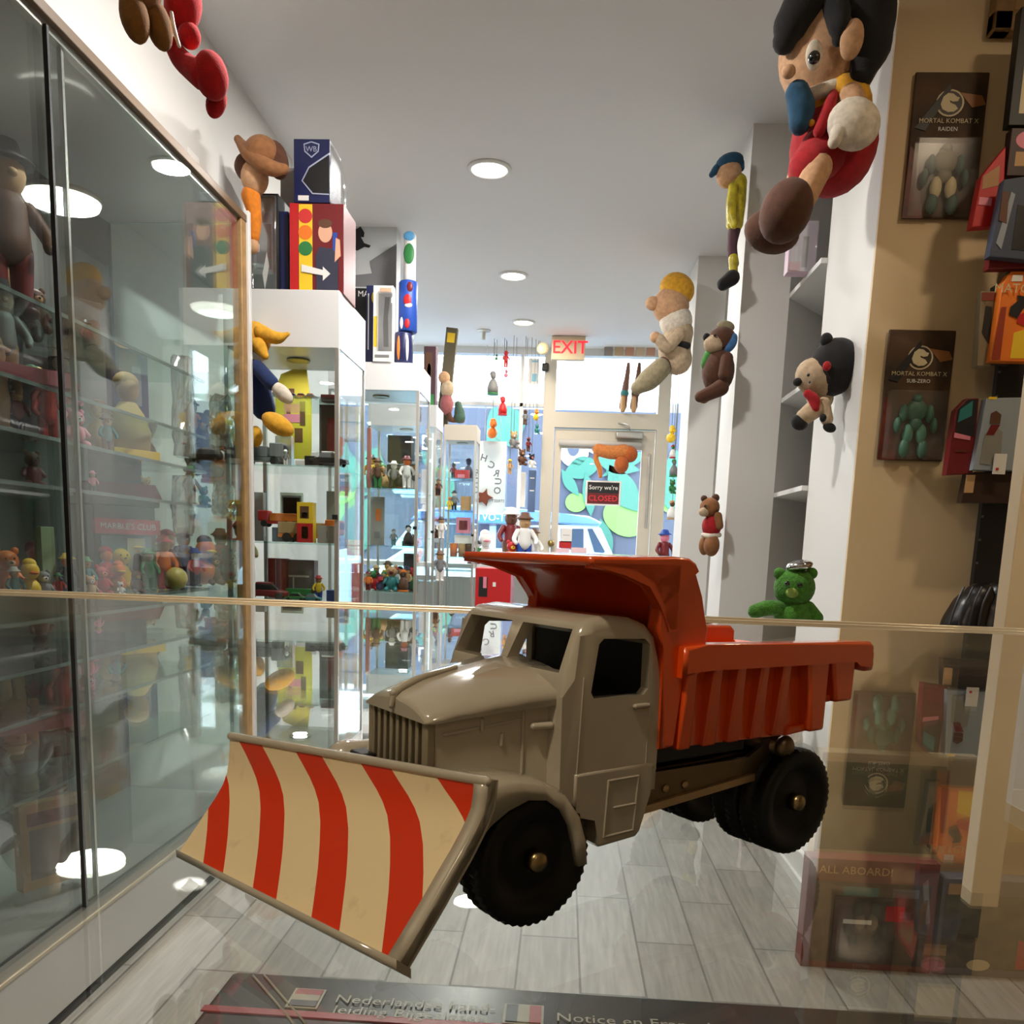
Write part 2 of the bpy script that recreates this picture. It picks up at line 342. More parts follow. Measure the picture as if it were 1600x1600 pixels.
# car
def car():
    blue = mat('car_blue', (84, 128, 196), .25, coat=1); lt = mat('car_pale_blue', (168, 205, 230), .25, coat=1); gl = mat('car_window', (52, 70, 92), .08, coat=1)
    Y = 8.6; t = thing('vintage_car', 'blue vintage car parked across the street, seen through the door glass', 'car', (0, Y, -.1))
    g = lambda x, y: (Yp(x, y, Y).x, Yp(x, y, Y).z)
    body = [(-1.9, .25), (-1.95, .75), (-1.6, .98)] + [(-.9, 1.0)] + [g(862, 856), g(960, 866), (1.15, .86), (1.3, .7), (1.32, .3)]
    MB().m(lt).prism(body, (0, Y, 0), (1, 0, 0), (0, 0, 1), (0, 1.3, 0), bev=.03).build('body', t)
    roof = [(-1.75, .97), (-1.5, 1.28), g(745, 822), g(870, 820), g(930, 818), g(940, 826), g(958, 866), (.45, .95)]
    MB().m(lt).prism(roof, (0, Y+.06, 0), (1, 0, 0), (0, 0, 1), (0, 1.18, 0), bev=.02).build('cabin', t)
    r2 = [(-1.55, 1.27), (-1.45, 1.37), (-.9, 1.44), g(880, 802), g(920, 806), g(941, 816), g(936, 822), (-.9, 1.30)]
    MB().m(blue).prism(r2, (0, Y+.03, 0), (1, 0, 0), (0, 0, 1), (0, 1.24, 0), bev=.02).build('roof', t)
    for poly in ([(-1.35, .99), (-1.2, 1.23), (-.75, 1.25), (-.75, .99)], [(-.68, .99), (-.68, 1.25), g(866, 826), g(868, 862)], [g(876, 826), g(912, 826), g(912, 864), g(876, 864)], [g(918, 826), g(926, 826), g(946, 862), g(940, 866), g(930, 866)]):
        MB().m(gl).prism(poly, (0, Y+.058, 0), (1, 0, 0), (0, 0, 1), (0, -.006, 0)).build('window', t)
    for x in (-1.25, .85):
        MB().m(M_dark).lathe([(.1, 0), (.3, 0), (.31, .04), (.31, .16), (.28, .18)], (x, Y+.19, .2), (0, -1, 0), 24).m(M_alu).lathe([(.0, 0), (.15, 0), (.12, .02)], (x, Y+.0, .2), (0, -1, 0)).build('wheel', t)
    b = MB().m(mat('sign_blue', (60, 120, 230), .5)); a, c = g(745, 800), g(794, 818); b.b2((a[0]-.05, Y-.03, c[1]), (c[0], Y+.01, a[1]+.01))
    b.m(M_wht).text('TVO-1', ((a[0]+c[0])/2-.02, Y-.032, (a[1]+c[1])/2), (1, 0, 0), (0, 0, 1), .10, .002); b.build('roof_sign', t, 'blue roof sign with white lettering')
car()
# ---------------------------------------------------------------- lamps
lampm = mat('lamp_glow', (255, 255, 255), .5, emit=(255, 246, 232, 14)); lampw = mat('lamp_glow_warm', (255, 255, 255), .5, emit=(255, 224, 170, 16))
LN = {0: 'round recessed ceiling light nearest to the camera, above the truck', 1: 'round recessed ceiling light between the nearest one and the exit sign', 2: 'small warm recessed ceiling light just left of the exit sign',
      3: 'recessed ceiling light above the left glass cabinet', 4: 'recessed ceiling light over the beige right wall', 5: 'recessed ceiling light behind the counter on the left', 6: 'recessed ceiling light behind the counter on the right'}
for i, (x, y, p, c) in enumerate(LAMPS):
    t = thing('recessed_light', LN[i], 'ceiling light', (x, y, 2.5), 'recessed ceiling lights')
    r = (.070, .064, .060)[i] if i < 3 else .07
    MB().m(M_trimw).lathe([(r, 0), (r+.018, 0), (r+.018, -.006), (r+.004, -.010), (r, -.004), (r, 0)], (x, y, 2.4995), (0, 0, 1), 28).build('trim_ring', t)
    MB().m(lampw if c is not NEUT else lampm).lathe([(0.002, 0), (r, 0), (r, -.003), (.002, -.006)], (x, y, 2.499), (0, 0, 1), 28).build('lens', t)
    area('lamp_beam', (x, y, 2.485), .13, p, c)
# ---------------------------------------------------------------- counter
ct = thing('display_counter', 'glass topped display counter carrying the toy truck', 'counter', (0, .1, 0))
MB().m(M_top).b2((-.97, -.1, GZ-.006), (.75, .575, GZ)).build('glass_top', ct)
b = MB().m(M_gold).b2((-.97, .575, GZ-.012), (.75, .581, GZ+.0008), .0006)
b.b2((-.97, .581, GZ-.006), (.75, .5865, GZ+.0022), .0008); b.build('edge_trim', ct, 'champagne metal edge strip')
MB().m(M_gold).b2((-.985, -.1, 0), (-.97, .585, GZ-.007)).build('side_panel', ct)
MB().m(M_gold).b2((.75, -.1, 0), (.77, .585, GZ-.007)).build('side_panel', ct)
MB().m(M_shelfg).b2((-.20, -.12, .81), (.60, .275, .816)).build('glass_shelf', ct)
# ---------------------------------------------------------------- toy truck
P2 = Zp(1240, 1335, GZ); P1 = Zp(815, 1455, GZ); U = P1-P2; U.z = 0; U.normalize(); V = Vector((-U.y, U.x, 0))
TT = Matrix((( U.x*.001, -V.x*.001, 0, P2.x), (U.y*.001, -V.y*.001, 0, P2.y), (0, 0, .001, GZ), (0, 0, 0, 1)))
def TM(): return MB(TT)     # truck space in millimetres: x forward, y to the far side, z up
pg = mat('grey_enamel', (182, 177, 164), .14, coat=1, noise=(90, .08)); po = mat('orange_enamel', (228, 82, 14), .25, coat=.7)
rub = mat('tyre_rubber', (5, 5, 5), .5, spec=.25); brs = mat('rivet_metal', (150, 132, 96), .3, 1); dk = mat('dark_cavity', (16, 14, 12), .7)
mtl = mat('cast_metal', (112, 98, 78), .35, .8)
tr = thing('toy_truck', 'diecast toy dump truck with grey cab, orange tipper and red striped snow plough', 'toy truck', TT @ Vector((28, 13, 0)))
CW = 26.0
def wheel(sx, y0, y1, side, spacer=False):
    r = 7.75; out = -1 if side == 'near' else 1
    b = TM().m(rub); n = 44; ya, yb = (y0, y1)
    def ring(rad, y, teeth=0):
        return [(sx+(rad+(teeth if i % 2 else 0))*math.cos(2*math.pi*i/(n*2)), y, r+(rad+(teeth if i % 2 else 0))*math.sin(2*math.pi*i/(n*2))) for i in range(n*2)]
    w_ = yb-ya
    b.loft([ring(.5, ya+.9), ring(3.0, ya+.9), ring(3.9, ya+1.3), ring(4.8, ya+.7), ring(5.6, ya+.1), ring(6.6, ya), ring(7.2, ya+.15, .3), ring(7.4, ya+.6, .35), ring(7.4, ya+w_*.42, .35), ring(6.9, ya+w_*.45), ring(6.9, ya+w_*.55), ring(7.4, ya+w_*.58, .35), ring(7.4, yb-.6, .35),
            ring(7.2, yb-.15, .3), ring(6.6, yb), ring(5.6, yb-.1), ring(4.8, yb-.7), ring(3.9, yb-1.3), ring(3.0, yb-.9), ring(.5, yb-.9)])
    wo = b.build('wheel', tr)
    b = TM().m(brs); yy = ya if out < 0 else yb
    b.lathe([(1.25, 0), (1.25, .9), (1.05, 1.25), (.5, 1.5), (.0, 1.55)], (sx, yy+out*(-.75), r), (0, out, 0), 20).build('axle_end', wo, 'brass coloured axle rivet')
wheel(46.6, 0, 5.2, 'near'); wheel(46.6, CW-5.2, CW, 'far')
wheel(0, 0, 4.7, 'near'); wheel(0, 5.0, 9.7, 'near'); wheel(0, CW-4.7, CW, 'far'); wheel(0, CW-9.7, CW-5, 'far')
TM().m(brs).cyl((46.6, 4, 7.75), (46.6, 22, 7.75), .9).build('axle', tr); TM().m(brs).cyl((0, 3, 7.75), (0, 24, 7.75), .9).build('axle', tr)
# cab: profile extruded across, hollowed, windows cut through
def prof(b, poly, y0, y1, bev=0, smooth=False, seg=3): return b.prism(poly, (0, y0, 0), (1, 0, 0), (0, 0, 1), (0, y1-y0, 0), smooth, bev, seg)
cabp = [(28.4, 13.5), (28.3, 22), (28.6, 30.6), (29.3, 32.6), (31, 34.0), (33.5, 34.75), (37, 35), (39.6, 34.7), (40.8, 34.0), (41.4, 32.8), (43.4, 28.3), (43.6, 26), (43.4, 13.5)]
b = TM().m(pg); prof(b, cabp, .6, CW-.6, .0); 
ed = [e for e in b.bm.edges if len({round((TT.inverted() @ v.co).y, 2) for v in e.verts}) == 1 and all((TT.inverted() @ v.co).z > 22 for v in e.verts)]
r = bmesh.ops.bevel(b.bm, geom=ed, offset=.0015, segments=5, affect='EDGES', profile=.5)
for f in b.bm.faces: f.smooth = True
cab = b.build('cab', tr)
for f in cab.data.polygons: f.use_smooth = True
inner = [(29.8, 15), (29.8, 31), (31, 32.7), (33.5, 33.5), (37, 33.8), (39.2, 33.4), (40.0, 32.2), (41.9, 28), (42, 15)]
cut = []
cut.append(prof(TM().m(dk), inner, 1.9, CW-1.9).build('cut1', tr))
win = [(31.2, 25.5), (39.0, 25.6), (39.45, 26.3), (38.6, 31.8), (37.9, 32.4), (31.5, 32.2), (30.6, 31.5), (30.5, 26.2)]
cut.append(prof(TM().m(pg), win, -3, CW+3, .0).build('cut2', tr))
for ya, yb in ((1.9, 12.4), (13.6, 24.1)):
    cut.append(TM().m(pg).hexa([(36, ya, 28.6), (46, ya, 28.6), (46, yb, 28.6), (36, yb, 28.6), (36, ya+.5, 33.4), (46, ya+.5, 33.4), (46, yb-.5, 33.4), (36, yb-.5, 33.4)]).build('cut3', tr))
boolean(cab, cut)
try:
    cab.data.set_sharp_from_angle(angle=math.radians(38))
except Exception: pass
# recessed door window frame lip and door seams, handle, cast step box
for y, d in ((.62, -.22), (CW-.62, .22)):
    b = TM().m(pg)
    def bar(x0, z0, x1, z1, wd=.26):
        b.chain([((x0, y, z0), wd), ((x1, y, z1), wd)], 6)
    bar(40.6, 28.0, 41.1, 14.5, .13); bar(30.2, 14.5, 30.1, 24.4, .1)
    b.chain([((30.6, y+d, 24.2), .34), ((32.6, y+d, 24.2), .34)], 8).build('door_trim', tr)
for yo, yi in ((.35, 4.2), (CW-.35, CW-4.2)):
    b = TM().m(pg)
    poly = [(28.9, 17), (29.3, 13.2), (30.6, 8.6), (31.3, 7.9), (37.2, 7.6), (37.7, 8.1), (37.8, 11.4), (41.4, 11.6), (41.4, 17)]
    prof(b, poly, yo, yi, .35); b.build('step_tank', tr)
for y in (.28, CW-.28):
    b = TM().m(pg)
    for a, c in (((31.6, 15.6), (36.2, 15.6)), ((31.6, 12.2), (35.2, 12.2)), ((31.8, 8.9), (36.6, 8.8)), ((31.5, 15.6), (31.9, 8.9)), ((36.3, 15.6), (36.6, 8.8))):
        b.chain([((a[0], y+(.1 if y < 5 else -.1), a[1]), .18), ((c[0], y+(.1 if y < 5 else -.1), c[1]), .18)], 6)
    b.build('tank_ribs', tr)
# bonnet: lofted, with centre ridge and overhanging nose
def bon(x, hw, zt, ze, zs, c=13):   # half section list near->far
    P = []
    for k in range(13):
        t = -1+k/6.; a = abs(t); P.append((x, c+t*hw, ze+(zt-ze)*(1-a**2.6)+(0.35*(1-min(a*6, 1)))))
    return [(x, c-hw, zs)]+P+[(x, c+hw, zs)]
b = TM().m(pg).loft([bon(40.6, 11.6, 29.0, 26.6, 25.4), bon(43.5, 11.4, 28.9, 26.5, 25.0), bon(46, 10.2, 28.5, 26.2, 24.6), bon(50, 8.9, 27.7, 25.3, 24.1), bon(54.5, 8.0, 26.7, 24.4, 23.6), bon(57.2, 7.6, 25.6, 23.8, 23.3), bon(58.0, 7.1, 24.9, 23.5, 23.3)])
hood = b.build('bonnet', tr)
b = TM().m(pg).chain([((50, 13, 28.05), .35), ((55, 13, 27.0), .45), ((58, 13, 25.6), .5)], 8)
b.chain([((57.9, 13, 25.5), .5), ((58.3, 13, 24.2), .35)], 8).build('nose_ridge', hood)
b = TM().m(pg)     # engine side panels
b.loft([[(42, 13-10.6, 14), (42, 13-10.6, 25.6), (42, 13+10.6, 25.6), (42, 13+10.6, 14)], [(46, 13-8.8, 14), (46, 13-8.8, 25.2), (46, 13+8.8, 25.2), (46, 13+8.8, 14)], [(56.6, 13-7.0, 14), (56.6, 13-7.0, 24), (56.6, 13+7.0, 24), (56.6, 13+7.0, 14)]], smooth=False)
for sgn in (-1, 1):
    y = lambda x: 13+sgn*(8.85-(x-46)*.17)
    b.chain([((46.5, y(46.5), 23.2), .2), ((50.8, y(50.8), 22.6), .2)], 6).chain([((51.6, y(51.6), 22.5), .2), ((55.6, y(55.6), 22.0), .2)], 6)
    b.chain([((46.2, y(46.2), 24), .2), ((46.2, y(46.2), 16), .2)], 6).chain([((48.8, y(48.8), 21.6), .25), ((48.8, y(48.8), 20.4), .25)], 6).chain([((51.2, y(51.2), 23.4), .25), ((51.2, y(51.2), 22.2), .25)], 6)
    b.chain([((43.8, 13+sgn*10.7, 22.6), .45), ((45.6, 13+sgn*10.0, 22.5), .4)], 8)
b.build('engine_housing', tr)
b = TM().m(mat('grille_dark', (66, 60, 50), .5)).b2((56.4, 6.4, 15), (56.9, 19.6, 23.6)).m(mat('grille_enamel', (138, 130, 110), .35, coat=.3))
for i in range(9): b.b2((56.8, 6.6+i*1.52, 15), (57.6, 7.25+i*1.52, 23.6), .12, 1)
b.b2((56.6, 5.9, 15), (57.7, 6.7, 23.9), .2).b2((56.6, 19.3, 15), (57.7, 20.1, 23.9), .2); b.build('grille', tr)
# mudguards
def guard(yo, yi, name):
    cx, cz = 46.8, 7.6; rings = []
    outer = [(57.0, 11.0, .0), (57.2, 15.4, .0), (56.2, 17.3, 0), (53.5, 18.0, 0), (50, 17.9, 0), (46.5, 17.1, 0), (43.3, 15.5, 0), (41.0, 12.6, 0), (39.9, 9.4, 0), (39.5, 6.4, 0)]
    inn = [(55.6, 10.6), (54.9, 11.8), (53.4, 13.2), (51.2, 14.5), (48.6, 15.3), (46.0, 14.9), (43.9, 13.4), (42.4, 11.2), (41.5, 8.8), (41.1, 6.3)]
    s = 1 if yi > yo else -1
    for (ox, oz, _), (ix, iz) in zip(outer, inn):
        rings.append([(ox, yi, oz), (ox, yo+s*1.6, oz), (ox*.96+ix*.04, yo+s*.6, oz-.35), (ox*.8+ix*.2, yo, oz*.75+iz*.25), (ix, yo, iz), (ix, yo+s*.9, iz), (ix, yi, iz)])
    TM().m(pg).loft(rings).build(name, tr)
guard(-.6, 8.5, 'mudguard'); guard(CW+.6, CW-8.5, 'mudguard')
b = TM().m(pg).b2((55.0, 2, 11.2), (57.2, 24, 15.2), .5); b.build('front_bumper', tr)
TM().m(dk).b2((29.85, 2.0, 15.5), (30.1, CW-2, 32.4)).b2((30.1, 2.4, 15.5), (35.5, CW-2.4, 24.6), .5).build('cab_shade_block', tr, 'dark block and rear sheet standing in for shade inside the cab')  # near-black block and rear sheet, added to imitate shade behind the cab windows
TM().m(dk).b2((31.5, 3, 33.2), (39.2, CW-3, 33.45)).build('roof_shade_sheet', tr); TM().m(dk).b2((40.5, 2.2, 24.0), (42.2, CW-2.2, 28.0)).build('cowl_shade_block', tr)  # dark sheet under the roof and block at the cowl, also painted shade
for y, x in ((24.6, 58.6), (2.6, 55.0)): TM().m(pg).chain([((x-3, y, 15.6), 2.1), ((x, y, 15.4), 2.5)], 16).build('headlamp', tr)
TM().m(dk).b2((57.2, 18.6, 9), (59.4, 21.8, 17.4), .3).build('plough_bracket', tr)
# chassis
b = TM().m(mtl).b2((-4, 7.5, 10.4), (42, 18.5, 13.2), .4).b2((-4, 6.4, 9.6), (29, 7.8, 14.2), .3).b2((-4, 18.2, 9.6), (29, 19.6, 14.2), .3)
prof(b, [(29.5, 10.2), (29.5, 14.8), (8, 14.6), (3.5, 16.8), (2.5, 15.8), (6, 11.8)], 3.0, 3.7); b.m(mat('chassis_flange', (176, 150, 116), .35, .6)); prof(b, [(30, 9.6), (30, 10.6), (7, 12.3), (7, 11.3)], 2.4, 4.2)
for x in (24, 20.5): b.ell((x, 2.9, 12.8-.02*x), (.55, .3, .55))
b.build('chassis', tr)
b = TM().m(dk).b2((-2, 9, 13), (29, 17, 17.6), .4).b2((8, 4, 15.6), (27.5, 9.4, 17.4)).build('tipper_bearer', tr)
TM().m(mtl).cyl((2.2, 1.6, 15.8), (2.2, 24.4, 15.8), 1.5).ell((2.2, 1.5, 15.8), (1.7, 1.2, 1.7)).ell((2.2, 24.5, 15.8), (1.7, 1.2, 1.7)).build('hinge_pin', tr)
TM().m(po).prism([(10, 9.8), (15, 9.8), (14.2, 6.6), (12.6, 5.4), (11, 6.4)], (0, 17, 0), (1, 0, 0), (0, 0, 1), (0, 4, 0), bev=.4).build('ram_clip', tr)
# tipper body
yN, yFar = -.4, CW+.4
b = TM().m(po)
floor_ = [(27.6, 18.4), (4.4, 17.8), (4.0, 20), (-3.0, 21.4), (-8.8, 25.0), (-13, 27.2), (-13, 28.4), (-8.6, 26.6), (-3, 23.2), (4, 21.6), (25, 20.4), (27, 41.0), (24.8, 41.4), (26.2, 21)]
prof(b, [(28.2, 18.4), (4.2, 17.8), (4.2, 19.6), (25.4, 20.2), (25.0, 31), (24.2, 40.6), (26.6, 40.8), (28.2, 33)], .9, CW-.9)     # floor + front bulkhead
prof(b, [(4.4, 17.9), (-2.6, 20.6), (-8.9, 24.0), (-13.2, 26.8), (-13.2, 28.2), (-8.9, 25.6), (-2.6, 22.2), (4.4, 19.5)], .9, CW-.9)
for yo, yi in ((yN+.9, yN+2.0), (yFar-.9, yFar-2.0)):
    prof(b, [(28.0, 18.6), (4.4, 18), (4.2, 18.3), (-2.2, 18.9), (-2.3, 22.4), (-8.6, 22.7), (-8.7, 26.2), (-12.6, 26.8), (-12.6, 29.8), (25.8, 31), (25.0, 40.6), (28.2, 36)], yo, yi)
tb = b.build('tipper_body', tr)
b = TM().m(po)
for yo, yi in ((yN-1.1, yN+1.8), (yFar+1.1, yFar-1.8)):
    prof(b, [(26.6, 27.4), (26.6, 31.2), (22.6, 31.4), (-12.0, 30.6), (-12.9, 30.0), (-13.3, 26.9), (-12.2, 26.4), (-9.4, 26.8), (-9.2, 28.2), (22, 28.6)], yo, yi, .45)
b.build('side_rail', tb)
xs = [24.6, 20.0, 15.4, 10.8, 6.2]
for yo, s in ((yN, -1), (yFar, 1)):
    for i, x in enumerate(xs):
        zb = 18.2 if x > 4 else (18.5 if x > -1 else (22.3 if x > -7 else 25.9)); lean = 0 if x > 4 else 1.3
        if x < -7: continue
        b = TM().m(po)
        o_, i_ = yo+s*.75, yo-s*1.2
        P = [(x-1.15-lean, o_-s*.8, zb), (x+1.15-lean, o_-s*.8, zb), (x+1.15-lean, i_, zb), (x-1.15-lean, i_, zb), (x-.75, o_, 28.8), (x+.75, o_, 28.8), (x+.9, i_, 28.8), (x-.9, i_, 28.8)]
        b.hexa(P, .3); b.build('side_rib', tb)
for yo, s in ((yN, -1), (yFar, 1)):
    for xa, xb, zb in ((2.2, -2.6, 18.3), (-3.2, -8.8, 22.1), (-9.6, -13.4, 26.2)):
        o_, i_ = yo+s*.95, yo-s*1.3; d = min(1.6, (xa-xb)*.4)
        TM().m(po).hexa([(xb, o_, zb), (xa-d, o_, zb), (xa-d, i_, zb), (xb, i_, zb), (xb-.1, o_, 29.2), (xa, o_, 29.2), (xa, i_, 29.2), (xb-.1, i_, 29.2)], .45).build('side_rib', tb)
b = TM().m(po)
for yo, yi in ((yN, yN+2.2), (yFar, yFar-2.2)):
    prof(b, [(4.6, 18.0), (-2.4, 18.4), (-2.5, 19.4), (3.6, 19.2)], yo, yi, .3); prof(b, [(-2.3, 22.0), (-8.6, 22.2), (-8.7, 23.2), (-2.3, 23)], yo, yi, .3)
    prof(b, [(28.4, 18.6), (28.6, 31), (30.4, 33.5), (29.8, 37), (29.8, 41), (26.6, 41.6), (24.4, 40.5), (23.6, 37), (21.4, 33.2), (21.6, 31), (24.6, 30.6), (26, 27.6), (26.0, 18.5)], yo+(.2 if yo < 0 else -.2), yi, .5)
b.build('corner_post', tb)
# canopy over the cab
prof_c = [(23.8, 40.2), (24.4, 41.2), (25.6, 41.8), (28, 41.9), (34, 41.7), (41.2, 41.6), (41.2, 40.7), (35, 40.3), (31.5, 38.9), (29.7, 36.2), (28.6, 33), (27.2, 33), (27.2, 38)]
b = TM().m(po); rings = []
ys = [yN, yN+.25, yN+1, CW/2, yFar-1, yFar-.25, yFar]; ins = [.9, .3, 0, 0, 0, .3, .9]
cx_ = sum(p[0] for p in prof_c)/len(prof_c); cz_ = sum(p[1] for p in prof_c)/len(prof_c)
for y, d in zip(ys, ins): rings.append([(px_ - (d*.5 if px_ > 40 else 0) + (d*.4 if px_ < 26 else 0), y, pz_-(d*.4 if pz_ > 41 else 0)) for px_, pz_ in prof_c])
b.loft(rings).build('cab_canopy', tb)
b = TM().m(po)   # turned-down lip of the canopy
for y in (yN, yFar-1.6): prof(b, [(28.6, 33), (30.2, 36), (32, 38.6), (36, 39.9), (40.9, 40.3), (40.9, 41.2), (27, 41.2), (27, 33)], y, y+1.6, .3)
b.build('canopy_side', tb)
# plough blade: ruled between two measured end profiles
BR, BL = Vector((67.57, -7.26, 4.6)), Vector((76.11, 35.76, 3.0))
gv = Vector((.9809, -.1947, 0)); fv = Vector((.0071, .0358, .9993))
PL = [(0, 0), (-1.2, 1.4), (-2.4, 2.8), (-3.58, 4.26), (-5.0, 5.9), (-6.18, 7.59), (-6.75, 9.0), (-7.05, 10.44), (-7.25, 12.1), (-7.32, 13.8)]
PR = [(0, 0), (-2.0, 2.05), (-4.0, 4.1), (-5.9, 6.19), (-7.9, 8.3), (-9.44, 10.12), (-10.2, 11.2), (-10.74, 12.11), (-11.0, 13.3), (-11.17, 14.8)]
def bp(a, k, off=0, down=0):
    l = BL+gv*PL[k][0]+fv*PL[k][1]; r = BR+gv*PR[k][0]+fv*PR[k][1]; p = r.lerp(l, a)
    i = min(k, 8); tg = (BR.lerp(BL, a)*0)+((gv*PL[i+1][0]+fv*PL[i+1][1])-(gv*PL[i][0]+fv*PL[i][1])); nn = tg.cross(BL-BR).normalized()
    if nn.x < 0: nn = -nn
    return p+nn*off
stripe = mat('plough_stripes', (214, 196, 156), .4, coat=.25); nt = stripe.node_tree; N = nt.nodes; L = nt.links
at = N.new('ShaderNodeAttribute'); at.attribute_name = 'sxy'; sp = N.new('ShaderNodeSeparateXYZ'); L.new(at.outputs['Vector'], sp.inputs[0])
def MT(op, a, c=None, d=None):
    n = N.new('ShaderNodeMath'); n.operation = op
    for i, v in enumerate((a, c, d)):
        if v is None: continue
        if isinstance(v, (int, float)): n.inputs[i].default_value = v
        else: L.new(v, n.inputs[i])
    return n.outputs[0]
pos = MT('ADD', sp.outputs[0], MT('MULTIPLY', sp.outputs[1], -1.0))
ph = MT('FRACT', MT('DIVIDE', MT('ADD', pos, 25.5), 11.6)); on = MT('LESS_THAN', ph, .42)
nz = N.new('ShaderNodeTexNoise'); nz.inputs['Scale'].default_value = 260; nz.inputs['Detail'].default_value = 6; L.new(N['Texture Coordinate'].outputs['Object'], nz.inputs['Vector'])
dirt = N.new('ShaderNodeMapRange'); dirt.inputs[1].default_value = .62; dirt.inputs[2].default_value = .8; dirt.inputs[4].default_value = .35; L.new(nz.outputs[0], dirt.inputs[0])
mx = N.new('ShaderNodeMix'); mx.data_type = 'RGBA'; mx.inputs[6].default_value = (lin(226), lin(210), lin(172), 1); mx.inputs[7].default_value = (lin(206), lin(52), lin(14), 1); L.new(on, mx.inputs[0])
m3 = N.new('ShaderNodeMix'); m3.data_type = 'RGBA'; L.new(dirt.outputs[0], m3.inputs[0]); L.new(mx.outputs[2], m3.inputs[6]); m3.inputs[7].default_value = (lin(120), lin(96), lin(66), 1); L.new(m3.outputs[2], N['Principled BSDF'].inputs['Base Color'])
NA = 40; W_ = (BL-BR).length
b = TM().m(pg)
rings = []
b.loft([[bp(a, k, -.1) for k in range(10)]+[bp(a, k, -1.5) for k in range(9, -1, -1)] for a in [i/NA for i in range(NA+1)]])
blade = b.build('plough_blade', tr)
b = TM().m(stripe); grid = [[b._v(bp(.034+.959*i/NA, k, .12)) for k in range(10)] for i in range(NA+1)]
arc = [0]
for k in range(9): arc.append(arc[-1]+math.hypot(PL[k+1][0]-PL[k][0], PL[k+1][1]-PL[k][1]))
key = {}
for i in range(NA+1):
    for k in range(10): key[tuple(round(c, 7) for c in grid[i][k].co)] = ((.034+.959*i/NA)*W_, arc[k])
for i in range(NA):
    for k in range(9):
        f = b.bm.faces.new((grid[i][k], grid[i+1][k], grid[i+1][k+1], grid[i][k+1])); f.smooth = True
bmO = WL[tr.name].copy(); sf = b.build('striped_face', blade, 'cream face with diagonal red stripes')
O_ = WL[sf.name]; att = sf.data.attributes.new('sxy', 'FLOAT_VECTOR', 'POINT')
for i, v in enumerate(sf.data.vertices):
    c = v.co+O_; best = min(key.items(), key=lambda kv: (kv[0][0]-c.x)**2+(kv[0][1]-c.y)**2+(kv[0][2]-c.z)**2)[1]; att.data[i].vector = (best[0], best[1], 0)
b = TM().m(pg); rim = [bp(0, k, .3) for k in range(10)]
b.chain([(bp(.006+i*.988/8, 9, -.15), .55) for i in range(9)], 10)
b.build('blade_top_flange', blade)
b = TM().m(pg); b.loft([[bp(a, 0, .55), bp(a, 0, -1.7), bp(a, 0, -1.7)-fv*1.0, bp(a, 0, .55)-fv*1.0] for a in (0, .25, .5, .75, 1)]); b.build('blade_cutting_edge', blade)
b = TM().m(pg)
b.loft([[bp(.0, k, .3), bp(.034, k, .3), bp(.034, k, -1.0), bp(.0, k, -1.2)] for k in range(10)])
b.build('blade_end_flange', blade)
TM().m(mtl).b2((50, 9, 5), (61.5, 12, 8), .4).build('plough_arm', tr); TM().m(mtl).b2((50, 16, 5), (62.5, 19, 8), .4).build('plough_arm', tr)
# ---------------------------------------------------------------- left cabinet
XC = -1.0
lc = thing('display_cabinet', 'tall white display cabinet with sliding glass doors and wood edged frame on the left', 'cabinet', (-1.22, .9, 0))
M_cabin = mat('cabinet_grey', (120, 118, 114), .6); M_cabb = mat('cabinet_back', (96, 95, 92), .6)
b = MB().m(M_white).b2((-1.44, -.6, .0), (XC-.035, 2.72, .02)).b2((-1.44, -.6, .02), (XC, 2.72, .168)); b.build('plinth', lc)
MB().m(M_dark).b2((-1.4, -.6, .0), (XC+.004, 2.72, .012)).build('kickboard', lc)
MB().m(M_cabb).b2((-1.445, -.6, .168), (-1.43, 2.72, 1.96)).build('back_panel', lc)
MB().m(M_white).b2((-1.44, -.6, 1.945), (XC-.03, 2.72, 1.985)).build('top_panel', lc)
MB().m(M_shelfg).b2((-1.43, 2.70, .168), (XC-.03, 2.708, 1.945)).build('end_pane', lc)
b = MB().m(M_wood).b2((XC-.03, 2.665, .168), (XC, 2.705, 1.96), .002).m(M_trimw).b2((XC-.005, 2.705, .168), (XC+.008, 2.725, 1.985), .002); b.build('end_post', lc)
b = MB().m(mat('walnut_edge', (112, 90, 66), .5)).b2((XC-.03, -.6, 1.95), (XC+.002, 2.72, 1.972), .002).m(M_alu).b2((XC-.03, -.6, 1.935), (XC-.012, 2.67, 1.95)); b.build('top_rail', lc)
b = MB().m(M_gold).b2((XC-.03, -.6, .168), (XC+.002, 2.72, .176), .001).m(M_alu).b2((XC-.028, -.6, .176), (XC-.002, 2.67, .196)).m(M_dark).b2((XC-.022, -.6, .196), (XC-.017, 2.67, .199)); b.build('door_track', lc)
ye = Xp(112, 800, XC).y
pn = glass('cabinet_glass', 1.15, (.90, .93, .92), .05)
g1 = MB().m(pn).b2((XC-.012, ye, .198), (XC-.006, 2.668, 1.94)).build('sliding_door', lc); MB().m(M_dark).b2((XC-.0135, ye-.004, .198), (XC-.0045, ye+.003, 1.94)).build('edge_seal', g1)
g2 = MB().m(pn).b2((XC-.024, -.5, .198), (XC-.018, ye+.07, 1.94)).build('sliding_door', lc); MB().m(M_alu).b2((XC-.0255, ye+.062, .198), (XC-.0165, ye+.07, 1.94)).build('edge_seal', g2)
CSZ = (1.46, 1.30, 1.20, 1.10, .855, .55)
for z in CSZ: MB().m(M_shelfg).b2((-1.43, -.55, z-.008), (-1.075, 2.55, z)).m(mat('shelf_edge', (104, 120, 114), .35)).b2((-1.075, -.55, z-.008), (-1.072, 2.55, z)).build('glass_shelf', lc)
